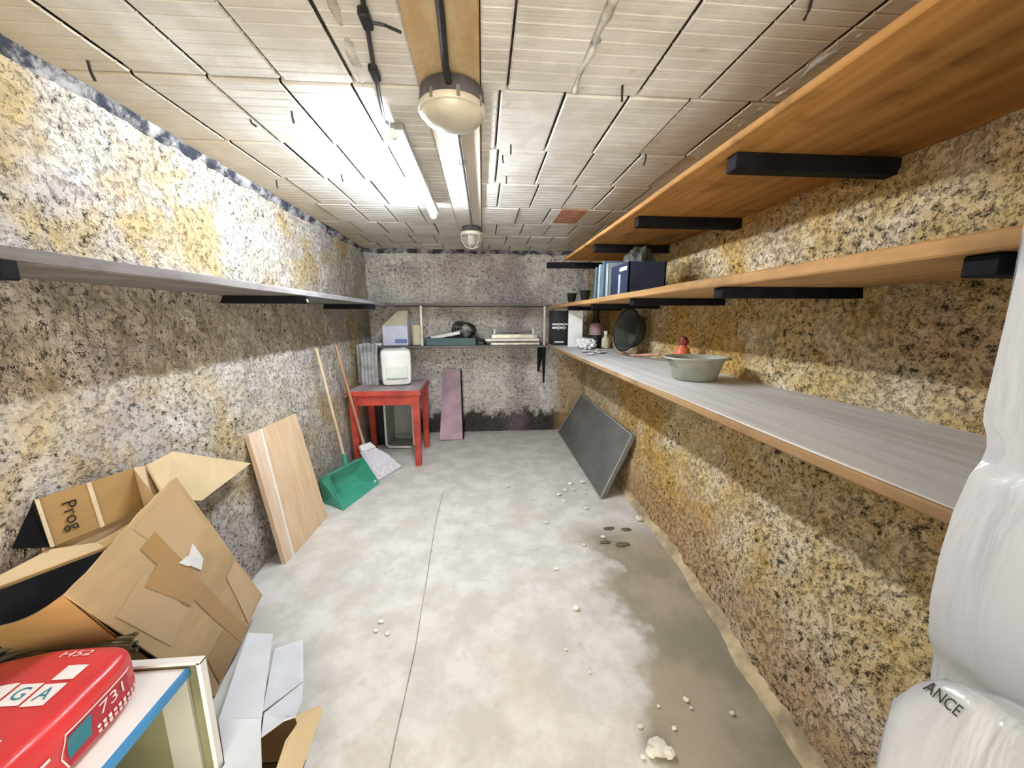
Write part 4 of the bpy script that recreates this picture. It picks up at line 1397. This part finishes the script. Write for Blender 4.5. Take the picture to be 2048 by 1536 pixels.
MB().tube([(-0.12, 4.40, zl + 0.10), (-0.05, 4.37, zl + 0.06), (0.01, 4.35, zl + 0.05), (0.03, 4.38, zl + 0.02)], 0.022, 8).build('plug', M['black_rubber'], t, True)

t = thing('metal_rail', 'long silver metal rail assembly lying on the back rack', 'rail', (0.35, 4.42, zl))
MB().box(0.03, 0.66, 4.33, 4.37, zl + 0.045, zl + 0.075, 0.004).build('front_bar', M['rim_plastic'], t)
MB().box(0.10, 0.64, 4.36, 4.46, zl + 0.075, zl + 0.125, 0.004).build('channel', M['steel'], t)
MB().box(0.09, 0.67, 4.34, 4.44, zl, zl + 0.030, 0.004).build('lower_bar', M['steel'], t)
MB().tube([(0.15, 4.42, zl + 0.155), (0.60, 4.42, zl + 0.155)], 0.012, 8).build('rod', M['steel'], t, True)
for x in (0.14, 0.60):
    MB().tube([(x, 4.42, zl + 0.12), (x, 4.42, zl + 0.185)], 0.015, 8).build('rod_end', M['paper'], t, True)

# ------------------------------------------------------------------ things on the bench
zb = 1.1755
t = thing('equipment_box', 'black box with white stripes at the far end of the bench', 'box', (0.83, 4.25, zb))
MB().box(0.785, 0.965, 4.16, 4.40, zb, zb + 0.385, 0.004).build('body', M['black_plastic'], t)
for k, (z, h_) in enumerate(((0.225, 0.018), (0.185, 0.022), (0.03, 0.015))):
    MB().box(0.780 if k < 2 else 0.81, 0.955 - 0.02 * k, 4.154, 4.161, zb + z, zb + z + h_).build('stripe', M['paper'], t)
for x in (0.84, 0.90):
    MB().box(x, x + 0.02, 4.150, 4.160, zb + 0.17, zb + 0.25, 0.002).build('buckle', M['steel'], t)
t = thing('white_box', 'tall white box leaning at the far end of the bench', 'box', (1.0, 3.9, zb))
RX = Matrix.Translation((0.99, 3.95, zb)) @ Matrix.Rotation(math.radians(-12), 4, 'Z')
MB().box(-0.075, 0.075, -0.09, 0.09, 0.0, 0.40, 0.004).xform(RX).build('body', M['white_plastic'], t)
MB().slab([(-0.075, -0.092, 0.31), (0.06, -0.092, 0.385), (0.06, -0.092, 0.395), (-0.075, -0.092, 0.32)], 0.002).xform(RX).build('crease_tape', M['rim_plastic'], t)
t = thing('crumpled_paper', 'crumpled white paper in front of the tall white box on the bench', 'paper', (1.02, 3.6, zb))
def crfn(q):
    return q * (1 + 0.35 * noise.noise(q * 2.4) + 0.2 * noise.noise(q * 6))
sbox((1.02, 3.62, zb + 0.055), (0.085, 0.10, 0.052), 3, 10, crfn).build('sheet', M['paper'], t)
t = thing('dark_bottle', 'dark bottle with a pink label on the bench beside the white box', 'bottle', (1.20, 3.95, zb))
MB().lathe([(0.06, 0.0), (0.066, 0.02), (0.066, 0.20), (0.05, 0.25), (0.028, 0.30), (0.026, 0.36), (0.034, 0.37), (0.034, 0.40), (0.0, 0.40)], (1.185, 3.85, zb), 20).build('body', M['black_plastic'], t, True)
MB().lathe([(0.0675, 0.13), (0.0675, 0.20), (0.052, 0.252), (0.050, 0.252)], (1.185, 3.85, zb), 20).build('label', M['pink'], t, True)
t = thing('small_bottle', 'small pale bottle between the dark bottle and the dark tub', 'bottle', (1.24, 3.6, zb))
MB().lathe([(0.036, 0.0), (0.04, 0.01), (0.04, 0.09), (0.018, 0.12), (0.016, 0.15), (0.0, 0.15)], (1.245, 3.70, zb), 16).build('body', M['cream_card'], t, True)
MB().lathe([(0.02, 0.145), (0.02, 0.175), (0.0, 0.177)], (1.245, 3.70, zb), 14).build('cap', M['paper'], t, True)
for k, (x, y, s, r_) in enumerate(((0.93, 3.30, 0.06, 0.3), (1.03, 3.22, 0.07, 0.9), (1.10, 3.42, 0.06, 1.4), (0.90, 3.05, 0.045, 0.2))):
    m = MB()
    n_ = 6
    for i in range(n_ + 1):
        for j in range(n_ + 1):
            xx, yy = (i / n_ - .5) * 2 * s, (j / n_ - .5) * 1.5 * s
            z = 0.010 + 0.010 * noise.noise(Vector((xx * 30, yy * 30, k)))
            m.v.append((x + xx * math.cos(r_) - yy * math.sin(r_), y + xx * math.sin(r_) + yy * math.cos(r_), zb + z))
    for i in range(n_):
        for j in range(n_):
            a = i * (n_ + 1) + j
            m.f.append((a, a + 1, a + n_ + 2, a + n_ + 1))
    tag(m.build('paper_scrap', M['paper']), 'curled white paper scrap lying on the bench near the bottles', 'paper', 'paper scraps on the bench')

t = thing('dark_tub', 'dark olive rubber tub tipped upright against the right wall on the bench', 'tub', (1.24, 2.9, zb))
TM = Matrix.Translation((1.215, 2.96, zb + 0.20)) @ Matrix.Rotation(math.radians(14), 4, 'Z') @ Matrix.Rotation(math.radians(-80), 4, 'Y')
MB().lathe([(0.0, -0.06), (0.10, -0.06), (0.125, -0.045), (0.16, 0.05), (0.175, 0.055), (0.175, 0.063), (0.155, 0.06), (0.115, -0.035), (0.0, -0.045)], (0, 0, 0), 28, 1.0, 0.9).xform(TM).build('bowl', M['dark_bucket'], t, True)
MB().tube([(0.17 * math.cos(a), 0.153 * math.sin(a), 0.06) for a in [2 * math.pi * i / 32 for i in range(33)]], 0.009, 6, False).xform(TM).build('rim', M['black_plastic'], t, True)

tag(MB().tube([(1.17, 3.15, zb + 0.012), (1.20, 2.85, zb + 0.014), (1.26, 2.55, zb + 0.05)], 0.010, 8).build('stick', M['stick_brown'], None, True), 'thin dark stick lying on the bench towards the orange bottle', 'stick')

t = thing('spray_bottle', 'orange red bottle with dark cap behind the grey tub', 'bottle', (1.235, 2.2, zb))
SX, SY = 1.215, 2.17
MB().lathe([(0.040, 0.0), (0.045, 0.01), (0.045, 0.09), (0.038, 0.12), (0.022, 0.135), (0.020, 0.15), (0.0, 0.15)], (SX, SY, zb), 20).build('body', M['orange'], t, True)
MB().lathe([(0.024, 0.145), (0.026, 0.175), (0.018, 0.195), (0.0, 0.197)], (SX, SY, zb), 16).build('cap', M['maroon'], t, True)
MB().box(SX - 0.012, SX + 0.012, SY - 0.045, SY - 0.01, zb + 0.155, zb + 0.175, 0.003).build('trigger', M['maroon'], t)

t = thing('washing_tub', 'grey oval plastic tub with flared rim on the bench', 'tub', (1.068, 1.78, zb))
WX, WY = 1.068, 1.78
MB().lathe([(0.0, 0.0), (0.085, 0.0), (0.098, 0.012), (0.118, 0.085), (0.128, 0.104), (0.138, 0.108), (0.138, 0.113), (0.124, 0.113), (0.112, 0.09), (0.090, 0.016), (0.0, 0.01)], (WX, WY, zb), 40, 1.10, 0.95).build('bowl', M['basin'], t, True)
MB().tube([(WX + 0.137 * 1.10 * math.cos(a), WY + 0.137 * 0.95 * math.sin(a), zb + 0.111) for a in [2 * math.pi * i / 40 for i in range(41)]], 0.006, 6, False).build('rim', M['basin'], t, True)
for s in (-1, 1):
    MB().box(WX + s * 0.150 - 0.018, WX + s * 0.150 + 0.018, WY - 0.04, WY + 0.04, zb + 0.100, zb + 0.108, 0.002).build('grip', M['basin_in'], t)

# ------------------------------------------------------------------ things on the right middle shelf
zm = 1.6225
for k, (x, y) in enumerate(((0.865, 3.62), (0.885, 3.22))):
    t = thing('black_cup', ['black flared cup at the far end of the right middle shelf', 'black flared cup nearer to the blue binders on the right middle shelf'][k], 'cup', (x, y, zm), 'black cups on the shelf')
    MB().lathe([(0.0, 0.0), (0.028, 0.0), (0.032, 0.01), (0.047, 0.085), (0.050, 0.088), (0.044, 0.086), (0.029, 0.012), (0.0, 0.01)], (x, y, zm), 20).build('bowl', M['black_plastic'], t, True)
    MB().tube([(x + 0.05 * math.cos(a), y + 0.05 * math.sin(a), zm + 0.088) for a in [2 * math.pi * i / 20 for i in range(21)]], 0.003, 6, False).build('rim', M['black_plastic'], t, True)
names = ['slate blue binder at the left of the binders on the middle shelf', 'pale blue grey binder second in the row on the middle shelf', 'dark blue binder third in the row on the middle shelf', 'pale narrow binder next to the navy crate on the middle shelf']
mats = ['binder_blue', 'binder_pale', 'binder_blue', 'binder_pale']
for k in range(4):
    t = thing('binder', names[k], 'binder', (0.95, 2.86 - 0.075 * k, zm), 'binders on the middle shelf')
    y = 2.86 - 0.075 * k
    T = Matrix.Translation((0.86 + 0.006 * k, y, zm)) @ Matrix.Rotation(math.radians(5 - 2 * k), 4, 'X')
    w_, h_ = (0.052, 0.235 + 0.012 * (k % 3))[0], 0.235 + 0.012 * (k % 3)
    m = MB(); m.box(0, 0.005, -w_ / 2, w_ / 2, 0.004, h_); m.box(0, 0.22, -w_ / 2, -w_ / 2 + 0.004, 0.004, h_); m.box(0, 0.22, w_ / 2 - 0.004, w_ / 2, 0.004, h_)
    m.xform(T).build('cover', M[mats[k]], t)
    MB().box(0.012, 0.205, -w_ / 2 + 0.006, w_ / 2 - 0.006, 0.012, h_ - 0.012).xform(T).build('pages', M['paper'], t)
t = thing('navy_crate', 'navy plastic crate with pale handle on the right middle shelf', 'crate', (0.98, 2.25, zm))
cx0, cx1, cy0, cy1, ch = 0.87, 1.10, 2.22, 2.52, 0.19
m = MB(); w = 0.008
m.box(cx0, cx1, cy0, cy1, zm, zm + w)
m.box(cx0, cx0 + w, cy0, cy1, zm, zm + ch); m.box(cx1 - w, cx1, cy0, cy1, zm, zm + ch)
m.box(cx0, cx1, cy0, cy0 + w, zm, zm + ch); m.box(cx0, cx1, cy1 - w, cy1, zm, zm + ch)
m.build('body', M['navy'], t)
MB().box(cx0 - 0.006, cx0 + 0.004, cy0 + 0.03, cy0 + 0.14, zm + ch - 0.045, zm + ch - 0.022, 0.002).build('handle', M['paper'], t)
MB().box(cx0 - 0.004, cx0 + 0.004, cy0 + 0.13, cy0 + 0.16, zm + 0.01, zm + ch - 0.06, 0.002).build('label_strip', M['binder_pale'], t)
t = thing('dark_cloth', 'dark rumpled cloth heaped in the navy crate', 'cloth', (1.05, 2.26, zm + 0.1))
def clfn(q):
    return q * (1 + 0.3 * noise.noise(q * 2.1 + Vector((3, 1, 0))) + 0.12 * noise.noise(q * 7))
sbox((0.99, 2.37, zm + 0.155), (0.082, 0.105, 0.13), 2.6, 14, clfn).build('heap', M['dark_bucket'], t, True)

# ------------------------------------------------------------------ crumbs of plaster on the floor
spots = [(1140, 968, 9), (1165, 966, 10), (1130, 982, 9), (1148, 980, 8), (1118, 990, 8), (1128, 1003, 7), (1172, 978, 6), (1068, 997, 6), (1172, 1018, 6), (1016, 973, 6),
         (1092, 1046, 9), (1278, 1040, 11), (1206, 1075, 8), (1168, 1090, 6), (1070, 1098, 6), (1112, 1138, 9), (1152, 1218, 11), (1131, 1299, 6), (1180, 1345, 5), (1372, 1400, 7), (1382, 1417, 5),
         (1317, 1413, 5), (1464, 1428, 7), (1280, 1453, 8), (1348, 1457, 6), (1315, 1498, 26), (1337, 1510, 16), (1302, 1508, 14), (1285, 1515, 7), (762, 1244, 8), (775, 1268, 7), (752, 1262, 6), (980, 1050, 6)]
for k, (px, py, s) in enumerate(spots):
    p = at(px, py, 2, 0.0)
    dist = (p - EYEV).length
    r_ = s * 0.5 * dist / FPX
    sq_ = rnd.uniform(0.4, 0.8)
    seed = Vector((k * 1.7, k * 0.9, 3))
    m = sbox((p.x, p.y, r_ * sq_ * 0.8), (r_, r_ * rnd.uniform(0.6, 1.0), r_ * sq_), 2.6, 4, lambda q: q * (1 + 0.35 * noise.noise(q * 1.8 + seed)))
    if s > 12: lab, grp = ({26: 'largest cream plaster lump on the damp stain near the bottom edge', 16: 'smaller cream lump stuck to the right of the largest plaster lump', 14: 'smaller cream lump stuck to the left of the largest plaster lump'}[s], 'plaster lumps on the damp stain')
    elif px > 1100 and py < 1025: lab, grp = ('white plaster crumb on the floor by the foot of the grey panel', 'plaster crumbs by the grey panel')
    elif py > 1330: lab, grp = ('tiny plaster crumb on the floor near the damp stain in front', 'plaster crumbs in front')
    else: lab, grp = ('small pale plaster crumb lying out on the grey floor', 'plaster crumbs on the floor')
    tag(m.build('plaster_crumb', M['crumb']), lab, 'crumb', grp)

# flat scraps of dark rag beside the grey panel
for k, (px, py, s) in enumerate(((1218, 1056, 0.06), (1252, 1058, 0.05), (1210, 1083, 0.055), (1245, 1088, 0.07))):
    p = at(px, py, 2, 0.004)
    m = MB(); n_ = 10
    m.v.append((p.x, p.y, 0.010))
    for i in range(n_):
        a = 2 * math.pi * i / n_
        rr = s * (0.7 + 0.5 * noise.noise(Vector((math.cos(a) * 2 + k * 3, math.sin(a) * 2, 1))))
        m.v.append((p.x + rr * math.cos(a), p.y + rr * 0.45 * math.sin(a), 0.003))
    for i in range(n_): m.f.append((0, 1 + i, 1 + (i + 1) % n_))
    tag(m.build('dirt_patch', M['twig']), ['dark dirt clod nearest the grey panel on the damp floor', 'dark dirt clod by the right wall on the damp floor', 'dark dirt clod around a white crumb on the damp floor', 'largest dark dirt clod on the damp floor by the right wall'][k], 'dirt', 'dirt clods on the damp floor')
